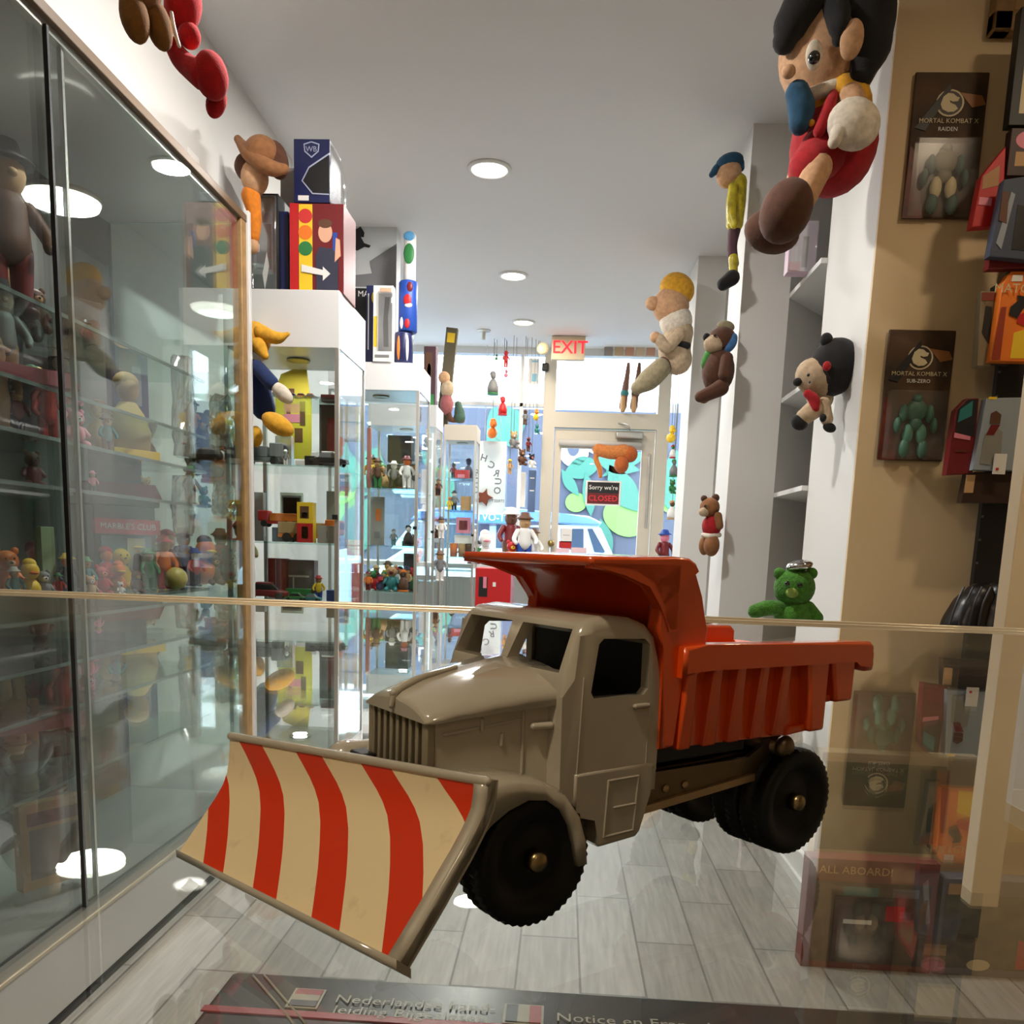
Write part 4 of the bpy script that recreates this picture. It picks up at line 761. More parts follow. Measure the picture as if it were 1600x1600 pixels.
# MK cards and wall on the right
M_card = mat('card_brown', (86, 60, 34), .7, noise=(9, .8, (34, 22, 14))); M_cream = mat('cream_print', (206, 190, 150), .5)
def kcard(x0, y0, x1, y1, who, label, tones, fig):
    C1, C2, C3 = tones
    P = [('burnt_edge_print', [(mat('rust_print', (110, 40, 24), .5, noise=(30, .7, (50, 20, 14))), 'p', [(0, 0), (.28, 0), (.2, .22), (.12, .45), (.02, .5)]), (mat('amber_print', (150, 96, 50), .5), 'p', [(.62, .86), (.92, .84), (.98, .78), (.8, .76)]), (M_blk, 'p', [(.05, .62), (.48, .92), (.5, .88), (.2, .6)])]),
         ('round_emblem', [(M_cream, 'e', .5, .79, .19, .092, .0005), (mat('emblem_dark', (50, 36, 24), .5), 'e', .5, .79, .165, .081, .0008),
                     (M_cream, 'p', [(.40, .83), (.46, .855), (.53, .85), (.58, .83), (.62, .825), (.60, .80), (.54, .795), (.49, .805), (.50, .79), (.57, .775), (.61, .75), (.56, .73), (.48, .725), (.40, .745), (.37, .78)])]),
         ('figure', [(C1, 'b', .5, .47, .07, .035), (C1, 'b', .5, .38, .16, .085), (C2, 'b', .31, .36, .06, .07), (C2, 'b', .70, .36, .06, .07), (C2, 'b', .23, .27, .05, .06), (C2, 'b', .78, .27, .05, .06), (C3, 'b', .40, .2, .08, .08), (C3, 'b', .60, .2, .08, .08), (C2, 'b', .37, .09, .08, .075), (C2, 'b', .64, .09, .08, .075), (C1, 'b', .5, .28, .1, .05)])]
    pbox('figure_card', label, 'toy package', x0, y0, x1, y1, 2.437, .008, M_card, None, None, .0035, P, [('MORTAL KOMBAT X', .5, .665, .046, M_cream), (who, .5, .61, .040, M_wht)], (.06, .01, .94, .53, .03))
kcard(1420, 112, 1535, 342, 'RAIDEN', 'brown carded action figure with round emblem and pale figure, upper one on the beige wall', (mat('robe_grey', (126, 118, 96), .6), mat('robe_teal', (66, 92, 84), .6), M_cream), 0)
kcard(1380, 515, 1484, 720, 'SUB-ZERO', 'brown carded action figure with teal green figure, lower one on the beige wall', (mat('ice_green', (50, 104, 84), .5), mat('ice_green', (50, 104, 84), .5), mat('ice_pale', (70, 128, 104), .5)), 0)
t = thing('framed_picture', 'wooden framed picture at the top right corner of the beige wall', 'picture frame', Yp(1580, 20, 2.43))
a, c = Yp(1545, 55, 2.43), Yp(1680, -120, 2.43); fw = mat('oak_frame', (150, 112, 66), .45, noise=(40, .3))
b = MB().m(fw).b2((a.x, 2.41, a.z), (c.x, 2.449, a.z+.05), .006).b2((a.x, 2.41, a.z), (a.x+.05, 2.449, c.z), .006).b2((c.x-.05, 2.41, a.z), (c.x, 2.449, c.z), .006).b2((a.x, 2.41, c.z-.05), (c.x, 2.449, c.z), .006); b.build('frame', t)
MB().m(mat('mount_tan', (176, 144, 100), .7)).b2((a.x+.04, 2.43, a.z+.04), (c.x-.04, 2.44, c.z-.04)).m(M_mar).b2((a.x+.12, 2.428, a.z+.08), (c.x-.08, 2.43, c.z-.08)).build('print', t)
# hanging packages at the right edge
YR = 2.30
st = thing('wall_rack', 'black perforated wall rack holding packaged toys at the right edge', 'rack', Yp(1580, 975, YR+.06))
a, c = Yp(1512, 985, YR+.1), Yp(1700, 100, YR+.1); MB().m(M_blk).b2((a.x, YR+.1, .3), (c.x, YR+.12, 1.98)).build('panel', st)
b = MB().m(mat('slot_grey', (90, 90, 88), .5))
for i in range(24): b.cyl((Yp(1524, 900, YR+.1).x, YR+.1, .45+i*.062), (Yp(1524, 900, YR+.1).x, YR+.098, .45+i*.062), .0035, seg=8)
b.build('slotted_strip', st)
pbox('black_frame_box', 'black framed package at the very right edge, beside the upper figure card', 'toy package', 1586, 10, 1680, 196, YR, .03, M_blk, prints=[('print', [(M_cream, 'r', .15, .1, .9, .5), (M_nvy, 'r', .15, .55, .9, .9)])])
pbox('toy_package', 'dark package with pink print at the right edge, below the black framed one', 'toy package', 1577, 200, 1680, 275, YR, .03, mat('plum_card', (60, 34, 32), .5), prints=[('print', [(M_pnk, 'e', .3, .75, .22, .2), (M_tan, 'r', .1, .2, .5, .5)])])
def leanpkg(label, poly, Y, mt, prints=(), texts=(), d=.03, nm='toy_package'):
    pts = [Yp(x, y, Y) for x, y in poly]; c = sum(pts, Vector())/len(pts); zz = min(p.z for p in pts); t = thing(nm, label, 'toy package', (c.x, Y, zz))
    MB().m(mt).prism([(p.x, p.z) for p in pts], (0, Y, 0), (1, 0, 0), (0, 0, 1), (0, d, 0), bev=.002).build('carton', t)
    for n, lst in prints:
        b = MB()
        for i, (mm, pl) in enumerate(lst):
            q = [Yp(x, y, Y) for x, y in pl]; b.m(mm).prism([(p.x, p.z) for p in q], (0, Y-.0003-i*.0006, 0), (1, 0, 0), (0, 0, 1), (0, -.0008, 0))
        b.build(n, t)
    for tx, x, y, s_, mm in texts:
        p = Yp(x, y, Y); MB().m(mm).text(tx, (p.x, Y-.007, p.z), (1, 0, 0), (0, 0, 1), s_).build('lettering', t)
    return t
leanpkg('red header package with slanted top, right of the upper figure card', [(1518, 355), (1534, 275), (1572, 228), (1566, 352)], YR, M_red, [('logo', [(mat('brass_print', (170, 120, 70), .5), [(1534, 296), (1536, 276), (1562, 258), (1560, 290)]), (M_pnk, [(1528, 320), (1530, 308), (1550, 310), (1548, 322)])])])
leanpkg('crinkled clear and blue bagged toy next to the red header package', [(1546, 400), (1556, 350), (1570, 280), (1640, 270), (1640, 410)], YR-.055, mat('denim_blue', (62, 70, 88), .6), [('print', [(M_blk, [(1580, 390), (1590, 320), (1640, 330), (1640, 395)]), (mat('pale_foil', (150, 156, 166), .3), [(1556, 380), (1580, 300), (1586, 304), (1564, 390)]), (M_brn, [(1560, 345), (1566, 300), (1576, 300), (1572, 350)])])])
leanpkg('flat dark red and brown package lying above the orange card', [(1544, 420), (1548, 398), (1640, 396), (1640, 418)], YR-.03, M_mar, [('print', [(mat('old_paper', (130, 116, 90), .6), [(1572, 404), (1580, 394), (1640, 392), (1640, 404)])])])
leanpkg('narrow clear blister with small dark toy, left of the orange card', [(1526, 572), (1534, 455), (1556, 455), (1548, 572)], YR, mat('old_paper', (130, 116, 90), .6), [('print', [(mat('brick_print', (120, 50, 34), .5), [(1533, 470), (1534, 457), (1555, 457), (1554, 470)]), (M_blk, [(1534, 520), (1540, 478), (1550, 480), (1546, 540)])])])
leanpkg('dark green carded toy tucked behind the orange card', [(1538, 566), (1556, 445), (1590, 440), (1580, 568)], YR+.01, mat('dark_teal', (30, 44, 42), .5), [('print', [(M_teal, [(1556, 500), (1564, 460), (1572, 470), (1562, 520)])])])
leanpkg('orange and yellow card with winged silhouettes and red oval at the right edge', [(1548, 564), (1566, 445), (1576, 428), (1582, 424), (1650, 424), (1650, 566)], YR-.025, M_ora,
        [('print', [(M_yel, [(1578, 560), (1584, 520), (1650, 500), (1650, 560)]), (M_wht, [(1580, 440), (1582, 430), (1598, 430), (1597, 440)]), (mat('rust_orange', (150, 50, 20), .5), [(1548, 562), (1564, 480), (1572, 480), (1562, 562)]), (M_red, [(1588, 505), (1590, 492), (1610, 486), (1620, 500), (1606, 512)]), (M_blk, [(1578, 480), (1590, 470), (1588, 462), (1600, 464), (1604, 474), (1596, 486), (1588, 498), (1576, 492)])])], [('MATCHBOX', 1606, 453, .03, M_cream)])
leanpkg('blue and red carded toy low on the rack, right of the lower figure card', [(1479, 742), (1486, 690), (1494, 640), (1512, 622), (1530, 622), (1520, 740)], YR, M_mar, [('print', [(M_blk, [(1492, 680), (1496, 640), (1512, 624), (1528, 624), (1522, 682)]), (M_teal, [(1496, 660), (1500, 640), (1520, 626), (1518, 650)]), (M_pnk, [(1490, 684), (1491, 676), (1516, 682), (1515, 688)]), (mat('rust_print'), [(1492, 706), (1493, 702), (1512, 703), (1511, 707)])])])
leanpkg('pale blue card with brown haired figure, behind the white panel', [(1520, 734), (1542, 622), (1640, 620), (1640, 736)], YR-.02, mat('pale_blue_card', (150, 160, 168), .5), [('print', [(M_yel, [(1544, 624), (1545, 620), (1558, 620), (1557, 624)]), (mat('grey_figure', (136, 134, 126), .6), [(1530, 725), (1538, 680), (1552, 664), (1566, 675), (1562, 728)]), (M_brn, [(1546, 662), (1548, 646), (1556, 642), (1564, 648), (1562, 662)]), (M_mar, [(1540, 680), (1548, 664), (1562, 664), (1552, 680)])])])
leanpkg('dark brown carded toy hanging under the pale blue card', [(1502, 785), (1512, 738), (1640, 738), (1640, 788)], YR, mat('dark_choc', (46, 26, 18), .5), [('print', [(M_tan, [(1506, 770), (1510, 742), (1524, 742), (1520, 770)])])])
MB().m(M_wht).box(Yp(1562, 725, YR-.03), (.03, .004, .05)).m(M_red).box(Yp(1558, 733, YR-.033), (.006, .004, .006)).build('price_tag', None, 'small white price tag hanging by the pale blue card', 'price tag')
t = Toy('black_bag', 'black gathered bag with piped folds hanging at the foot of the rack', 'bag', 1510, 975, 2.28)
bgm = mat('black_vinyl', (10, 10, 14), .35)
t.limb('body', [(1530, 935, 24), (1516, 955, 30), (1506, 980, 34), (1500, 1010, 30)], bgm); t.limb('body', [(1562, 930, 22), (1554, 955, 30), (1548, 985, 34)], bgm)
for k in range(4): t.limb('piping', [(1506+k*14, 918, 1.6, -.055), (1494+k*14, 944, 1.6, -.065), (1484+k*15, 975, 1.6, -.06)], mat('piping_grey', (60, 62, 70), .4))
# white panel standing at the counter back edge and box beside it
p0, p1 = Yp(1547, 978, .62), Yp(1583, 978, .62); zt_ = Yp(1578, 538, .62).z
MB().m(mat('cream_board', (226, 204, 168), .55)).b2((p0.x, .60, GZ-.2), (p1.x+.004, .616, zt_), .0008).build('board', None, 'plain cream board standing upright behind the counter at right', 'board')
kx = Yp(1588, 990, .575).x
t = thing('paper_parcel', 'pale box with blue band and pink letters at the right counter edge', 'box', (kx+.1, .5, GZ))
ztp = .1135+GZ; MB().m(mat('parcel_white', (214, 208, 196), .5)).b2((kx+.004, .47, GZ), (kx+.14, .57, ztp), .001).build('carton', t)
b = MB().m(mat('parcel_blue', (60, 76, 110), .5)).b2((kx+.0035, .4693, GZ+.006), (kx+.141, .4697, GZ+.026)); b.build('blue_band', t)
MB().m(M_wht).text('Jo', (kx+.018, .4691, GZ+.015), (1, 0, 0), (0, 0, 1), .018, .0).build('lettering', t)
MB().m(mat('pink_ink', (190, 90, 130), .5)).text('P', (kx+.022, .4691, GZ+.07), (1, 0, 0), (0, 0, 1), .05, .0, bold=.02).build('lettering', t)
# boxes on the floor by the right wall, seen through the counter
pbox('train_set_box', 'maroon boxed set lettered ALL ABOARD standing on the floor by the right wall', 'toy box', 1258, 1345, 1462, 1500, 2.03, .05, mat('maroon_card', (120, 60, 54), .5), zb=0.0,
     prints=[('photo_print', [(mat('photo_mix', (96, 84, 74), .5, noise=(26, .9, (46, 36, 36))), 'r', .06, .06, .95, .80), (M_wht, 'r', .3, .42, .52, .46), (M_teal, 'r', .28, .68, .55, .76), (M_red, 'r', .62, .46, .76, .6), (M_gry, 'r', .66, .68, .86, .76)])], texts=[('ALL ABOARD!', .36, .905, .10, mat('old_gold', (226, 186, 120), .5))])
pbox('train_set_box', 'wide dark boxed train set on the floor, right of the ALL ABOARD box', 'toy box', 1466, 1378, 1700, 1515, 2.03, .05, mat('slate_card', (96, 92, 98), .4), zb=0.0,
     prints=[('photo_print', [(mat('photo_mix2', (92, 84, 60), .5, noise=(30, .9, (40, 44, 36))), 'r', .03, .08, .97, .84), (M_tan, 'r', .04, .84, .2, .95), (M_red, 'r', .55, .1, .7, .4), (M_cream, 'e', .3, .12, .08, .06)])])
pbox('board_game', 'large cream game box with faded green picture, behind the ALL ABOARD box', 'toy box', 1275, 1180, 1525, 1400, 2.28, .06, mat('cream_card', (206, 186, 150), .6), zb=0.0,
     prints=[('picture', [(mat('sage_print', (120, 126, 96), .6, noise=(18, .6, (96, 90, 70))), 'r', .02, .45, .78, .95), (mat('deep_green', (34, 70, 56), .6), 'r', .62, .5, .72, .93), (mat('salmon_print', (176, 120, 84), .6), 'r', .72, .5, .8, .93)])])
pbox('yellow_card', 'small yellow printed card on the right, seen low through the counter', 'card', 1562, 1235, 1660, 1318, 2.28, .01, mat('yellow_paper', (214, 186, 110), .6))
# manual box under the glass
zb_ = GZ-.1; A = Zp(365, 1515, zb_); B = Zp(1600, 1580, zb_); mb = thing('manual_box', 'dark grey printed box lying on the glass shelf under the counter top', 'box', (.1, .2, .817))
MB().m(mat('dark_card', (44, 46, 48), .25, coat=.5)).b2((A.x, -.05, .8165), (.5, A.y, zb_), .002).build('carton', mb)
ex, ey = Vector((1, 0, 0)), Vector((0, 1, 0)); ink = mat('silver_ink', (176, 172, 160), .4)
def T_(tx, x, y, s_): p = Zp(x, y, zb_); return MB().m(ink).text(tx, (p.x, p.y, zb_), ex, ey, s_, .0006, 'LEFT').build('lettering', mb)
T_('Nederlandse hand-', 524, 1563, .0066); T_('leiding Bijgesloten.', 520, 1580, .0066); T_('Notice en Français', 868, 1592, .0066)
def flag(x0, y0, x1, y1, cols, vert):
    a, c = Zp(x0, y1, zb_), Zp(x1, y0, zb_); b = MB().m(ink).b2((a.x-.0008, a.y-.0008, zb_), (c.x+.0008, c.y+.0008, zb_+.0004))
    for i, m_ in enumerate(cols):
        f0, f1 = i/3, (i+1)/3
        if vert: b.m(m_).b2((a.x+(c.x-a.x)*f0, a.y, zb_), (a.x+(c.x-a.x)*f1, c.y, zb_+.0007))
        else: b.m(m_).b2((a.x, c.y-(c.y-a.y)*f1, zb_), (c.x, c.y-(c.y-a.y)*f0, zb_+.0007))
    b.build('printed_flag', mb)
rr_ = mat('flag_red', (170, 60, 70), .4); nb_ = mat('flag_navy', (50, 56, 80), .4); flag(450, 1550, 506, 1573, (rr_, ink, nb_), False); flag(789, 1575, 846, 1598, (nb_, ink, rr_), True)
a = Zp(330, 1577, zb_); MB().m(rr_).b2((A.x, a.y-.0016, zb_), (.5, a.y+.0016, zb_+.0005)).build('red_stripe', mb)
b = MB().m(ink)
for d in (0, 18): b.cyl(Zp(395+d, 1524, zb_+.0003), Zp(460+d, 1600, zb_+.0003), .0004, seg=6)
b.build('printed_line', mb)
# ---------------------------------------------------------------- shop front details
t = thing('exit_sign', 'lit red EXIT sign with emergency lamp hanging from the ceiling above the door', 'sign', Yp(890, 545, 6.3))
a, c = Yp(861, 562, 6.3), Yp(915, 526, 6.3); MB().m(mat('sign_beige', (206, 190, 160), .5)).b2((a.x, 6.29, a.z), (c.x, 6.34, c.z), .004).build('housing', t)
MB().m(mat('exit_red', (230, 40, 50), .5, emit=(255, 30, 50, 1.3))).text('EXIT', ((a.x+c.x)/2+.012, 6.288, (a.z+c.z)/2), (1, 0, 0), (0, 0, 1), .122, .001, bold=.008).build('lettering', t)
MB().m(M_trimw).b2(((a.x+c.x)/2-.06, 6.30, c.z), ((a.x+c.x)/2+.06, 6.33, 2.5)).build('bracket', t)
k = Yp(848, 546, 6.3); MB().m(mat('sign_beige')).lathe([(.0, 0), (.03, 0), (.042, .04), (.04, .05)], (k.x, 6.33, k.z), (0, -1, .1)).m(mat('lens_cream', (240, 220, 170), .3)).ell((k.x, 6.275, k.z), (.034, .012, .034)).build('emergency_lamp', t)
k = Yp(852, 573, 6.6); MB().m(M_dark).b2((k.x-.025, 6.6, k.z-.028), (k.x+.025, 6.64, k.z+.028), .008).build('wall_sensor', None, 'small black sensor on the door frame below the exit sign', 'sensor')
k = Yp(755, 540, 6.2); MB().m(M_alu).lathe([(.05, 0), (.045, -.006), (.018, -.01), (.014, -.06), (.0, -.062)], (k.x, 6.2, 2.4995)).build('sprinkler', None, 'ceiling sprinkler head above the left window', 'sprinkler')
t = thing('closed_sign', 'black and red Sorry we are CLOSED sign with white border on the door glass', 'sign', Yp(942, 770, 6.66))
a, c = Yp(914, 789, 6.66), Yp(971, 752, 6.66); m_ = (a.x+c.x)/2; h_ = c.z-a.z; yy = 6.66
MB().m(M_wht).b2((a.x, yy, a.z), (c.x, yy+.004, c.z)).build('border', t)
MB().m(M_blk).b2((a.x+.014, yy-.001, a.z+h_*.5), (c.x-.014, yy, c.z-.012)).m(mat('deep_red', (96, 14, 18), .5)).b2((a.x+.014, yy-.001, a.z+.012), (c.x-.014, yy, a.z+h_*.5)).build('panel', t)
MB().m(M_wht).text("Sorry we're", (m_, yy-.002, a.z+h_*.72), (1, 0, 0), (0, 0, 1), .046, 0, bold=.008).build('lettering', t)
MB().m(mat('sign_red', (220, 40, 50), .5)).text('CLOSED', (m_, yy-.002, a.z+h_*.28), (1, 0, 0), (0, 0, 1), .060, 0, bold=.01).build('lettering', t)
def card(name, label, cat, x0, y0, x1, y1, Y, mt, prints=(), group=None):
    a, c = Yp(x0, y1, Y), Yp(x1, y0, Y); b = MB().m(mt).b2((a.x, Y, a.z), (c.x, Y+.003, c.z))
    W_ = c.x-a.x; H_ = c.z-a.z
    for mm, u0, v0, u1, v1 in prints: b.m(mm).b2((a.x+W_*u0, Y-.001, a.z+H_*v0), (a.x+W_*u1, Y, a.z+H_*v1))
    return b.build(name, None, label, cat, group)
card('notice', 'white paper notice at the lower left of the door glass', 'notice', 876, 826, 894, 847, 6.66, M_wht, [(M_gry, .2, .5, .8, .53)])
card('notice', 'small red sticker below the white paper notice on the door glass', 'notice', 873, 846, 893, 856, 6.66, M_red)
card('notice', 'pink paper notice at the bottom of the door glass', 'notice', 868, 857, 890, 880, 6.66, mat('pink_paper', (240, 206, 212), .6), [(M_mar, .3, .5, .6, .7)])
card('notice', 'pink and white printed form at the bottom middle of the door glass', 'notice', 891, 856, 917, 880, 6.66, mat('pink_paper'), [(M_red, .1, .6, .8, .63), (M_red, .1, .4, .8, .43)])
t = Toy('plush_toy', 'orange plush legs and curled tail hanging in front of the door glass', 'plush toy', 950, 742, 6.60)
FO = plush('fleece_orange', (214, 130, 66)); t.limb('body', [(935, 703, 9), (955, 707, 10), (975, 706, 11)], FO); t.ball('foot', 984, 710, 12, 12, plush('fleece_rust', (190, 96, 40))); t.ball('foot', 971, 726, 11, 13, plush('fleece_rust'), 0, -.02); t.limb('tail', [(936, 702, 4), (931, 716, 4), (937, 732, 4), (938, 744, 3)], FO)
# white poster with mirrored letters in the window
t = thing('window_poster', 'white poster hung in the window with grey letters seen mirrored from inside', 'poster', Yp(768, 765, 6.62))
a, c = Yp(744, 803, 6.62), Yp(792, 690, 6.62); MB().m(mat('backlit_poster', (226, 240, 244), .6)).b2((a.x, 6.62, a.z), (c.x, 6.625, c.z)).cyl((a.x+.05, 6.622, c.z-.01), (a.x+.05, 6.622, 2.499), .002, seg=6).cyl((c.x-.05, 6.622, c.z-.01), (c.x-.05, 6.622, 2.499), .002, seg=6).build('sheet', t)
gm = mat('letter_grey', (110, 116, 130), .6)
for ch, x, y, rot in (('H', 756, 716, -15), ('C', 768, 727, -22), ('R', 776, 740, -10), ('U', 779, 752, 90), ('O', 777, 767, 0)):
    r = math.radians(rot); p = Yp(x, y, 6.62); MB().m(gm).text(ch, (p.x, 6.617, p.z), (math.cos(r), 0, math.sin(r)), (-math.sin(r), 0, math.cos(r)), .072, 0, mirror=True, bold=.01).build('lettering', t)
MB().m(gm).text('STREET', (Yp(778, 783, 6.62).x, 6.617, Yp(778, 783, 6.62).z), (1, 0, 0), (0, 0, 1), .03, 0, mirror=True).build('lettering', t)
card('window_poster', 'narrow blue grey poster with faint letters beside the door frame', 'poster', 824, 735, 838, 800, 6.62, mat('slate_blue_print', (90, 112, 150), .6), [(M_wht, .2, .8, .8, .83), (M_wht, .2, .5, .8, .53)])
card('window_poster', 'slim white strip poster in the window between the two lettered posters', 'poster', 812, 738, 822, 792, 6.60, M_wht)
card('window_sticker', 'white window sticker with pale blue triangle left of the door', 'sticker', 825, 560, 843, 600, 6.66, M_wht, [(mat('cyan_print', (120, 190, 220), .5), .35, .1, .8, .4), (mat('cyan_print'), .3, .85, .9, .92)])
# deck in the window
MB().m(M_trimw).b2((-1.95, 6.05, .86), (-.19, 6.66, .89)).b2((-1.93, 6.08, 0), (-1.9, 6.11, .86)).b2((-.22, 6.08, 0), (-.19, 6.11, .86)).b2((-1.93, 6.6, 0), (-1.9, 6.63, .86)).b2((-.22, 6.6, 0), (-.19, 6.63, .86)).build('window_table', None, 'white display table running under the shop window', 'table')
# ---------------------------------------------------------------- small figures (one mesh each)
def fig(kind, x, y, z, h, c, name=None, label=None, cat='figurine', group=None, yaw=0.):
    M1 = Matrix.Translation((x, y, z)) @ Matrix.Rotation(yaw, 4, 'Z') @ Matrix.Scale(h, 4); b = MB(M1)
    m = [PAL[k] if isinstance(k, str) else k for k in c]; m += [m[-1]]*(4-len(m))
    if kind == 'person':      # legs, body, head, hat
        b.m(m[3]).ell((0, .045, .22-.2), (.13, .12, .03)) if False else None
        for s in (-1, 1): b.m(m[0]).chain([((s*.07, 0, .06), .06), ((s*.075, 0, .38), .075)], 8).ell((s*.08, -.05, .035), (.06, .10, .035), I3, 10, 6)
        b.m(m[1]).chain([((0, 0, .42), .13), ((0, 0, .62), .115)], 10)
        for s in (-1, 1): b.chain([((s*.13, 0, .64), .05), ((s*.21, -.05, .5), .045), ((s*.19, -.12, .42), .035)], 8)
        b.m(m[2]).ell((0, -.01, .80), (.115, .115, .13), I3, 12, 8).ell((0, -.12, .79), (.03, .03, .025), I3, 8, 6)
        b.m(m[3]).ell((0, .02, .88), (.125, .125, .09), I3, 12, 8); b.lathe([(.12, .87), (.17, .865), (.17, .88), (.1, .92), (.08, .99), (.0, 1.0)], (0, 0, 0), seg=12)
    elif kind == 'duck':      # body, beak, head, hat
        b.m(m[0]).ell((0, .03, .27), (.24, .32, .27), I3, 14, 10).chain([((0, .2, .3), .12), ((0, .38, .48), .03)], 8)
        b.m(m[2]).ell((0, -.08, .70), (.19, .19, .2), I3, 14, 10); b.m(m[1]).ell((0, -.28, .66), (.10, .12, .035), I3, 10, 6); b.m(m[3]).ell((0, -.05, .86), (.15, .15, .12), I3, 10, 8)
    elif kind == 'bear':      # body, muzzle, head
        b.m(m[0]).ell((0, 0, .32), (.22, .2, .27), I3, 14, 10)
        for s in (-1, 1): b.chain([((s*.12, -.05, .12), .09), ((s*.17, -.22, .08), .085)], 8).chain([((s*.18, 0, .46), .07), ((s*.26, -.1, .32), .06)], 8)
        b.m(m[2]).ell((0, -.02, .72), (.2, .18, .19), I3, 14, 10).ell((-.15, 0, .90), (.07, .04, .07), I3, 8, 6).ell((.15, 0, .90), (.07, .04, .07), I3, 8, 6)
        b.m(m[1]).ell((0, -.18, .68), (.09, .06, .07), I3, 10, 6); b.m(M_blk).ell((0, -.24, .70), (.03, .02, .025), I3, 8, 6).ell((-.07, -.18, .77), .02, I3, 6, 5).ell((.07, -.18, .77), .02, I3, 6, 5)
    elif kind == 'bust':      # base, robe, head, hair
        b.m(m[0]).lathe([(.24, 0), (.24, .06), (.2, .08)], (0, 0, 0), seg=14); b.m(m[1]).lathe([(.22, .08), (.24, .3), (.17, .5), (.09, .62), (.0, .64)], (0, 0, 0), seg=14)
        b.m(m[2]).ell((0, -.01, .76), (.12, .12, .14), I3, 12, 8); b.m(m[3]).ell((0, .03, .84), (.14, .13, .12), I3, 12, 8)
    elif kind == 'car':       # body, glass, roof ; h is the height, long along local x
        b.m(m[0]).prism([(-1.3, .22), (-1.3, .5), (-.75, .58), (.8, .58), (1.25, .48), (1.3, .22)], (0, -.5, 0), (1, 0, 0), (0, 0, 1), (0, 1, 0), bev=.08)
        b.m(m[1]).prism([(-.75, .56), (-.5, .9), (.4, .9), (.75, .56)], (0, -.42, 0), (1, 0, 0), (0, 0, 1), (0, .84, 0), bev=.05); b.m(m[2]).prism([(-.5, .88), (-.46, 1), (.36, 1), (.42, .88)], (0, -.43, 0), (1, 0, 0), (0, 0, 1), (0, .86, 0), bev=.04)
        for s in (-.8, .8):
            for q in (-.52, .52): b.m(M_blk).cyl((s, q-.06, .22), (s, q+.06, .22), .22, seg=12)
    elif kind == 'truck':
        b.m(m[0]).b2((-1.5, -.4, .2), (1.0, .4, .36)).b2((.55, -.42, .36), (1.2, .42, 1.0), .06); b.m(m[1]).b2((-1.5, -.42, .36), (.45, .42, .85), .03); b.m(m[2]).b2((.95, -.36, .62), (1.22, .36, .9), .02)
        for s in (-1.1, -.6, .8):
            for q in (-.42, .42): b.m(M_blk).cyl((s, q-.06, .2), (s, q+.06, .2), .2, seg=12)
    elif kind == 'cup':
        b.m(m[0]).lathe([(.0, 0), (.25, 0), (.30, .9), (.26, 1), (.24, .9), (.2, .1)], (0, 0, 0), seg=14); b.m(m[1]).chain([((.28, 0, .75), .04), ((.45, 0, .6), .04), ((.28, 0, .3), .04)], 6)
    nm = name or {'person': 'figurine', 'duck': 'rubber_duck', 'bear': 'bear_figurine', 'bust': 'bust_figurine', 'car': 'toy_car', 'truck': 'toy_truck', 'cup': 'toy_mug'}[kind]
    return b.build(nm, None, label, cat, group, origin=(x, y, z))
def boxi(x, y, z, w_, d, h, c, label, name='toy_box', cat='toy box', group=None, pr=None):
    b = MB().m(PAL[c] if isinstance(c, str) else c).b2((x-w_/2, y, z), (x+w_/2, y+d, z+h), .001)
    for q in pr or []: b.m(PAL[q[0]] if isinstance(q[0], str) else q[0]).b2((x-w_/2+w_*q[1], y-.001, z+h*q[2]), (x-w_/2+w_*q[3], y, z+h*q[4]))
    return b.build(name, None, label, cat, group)
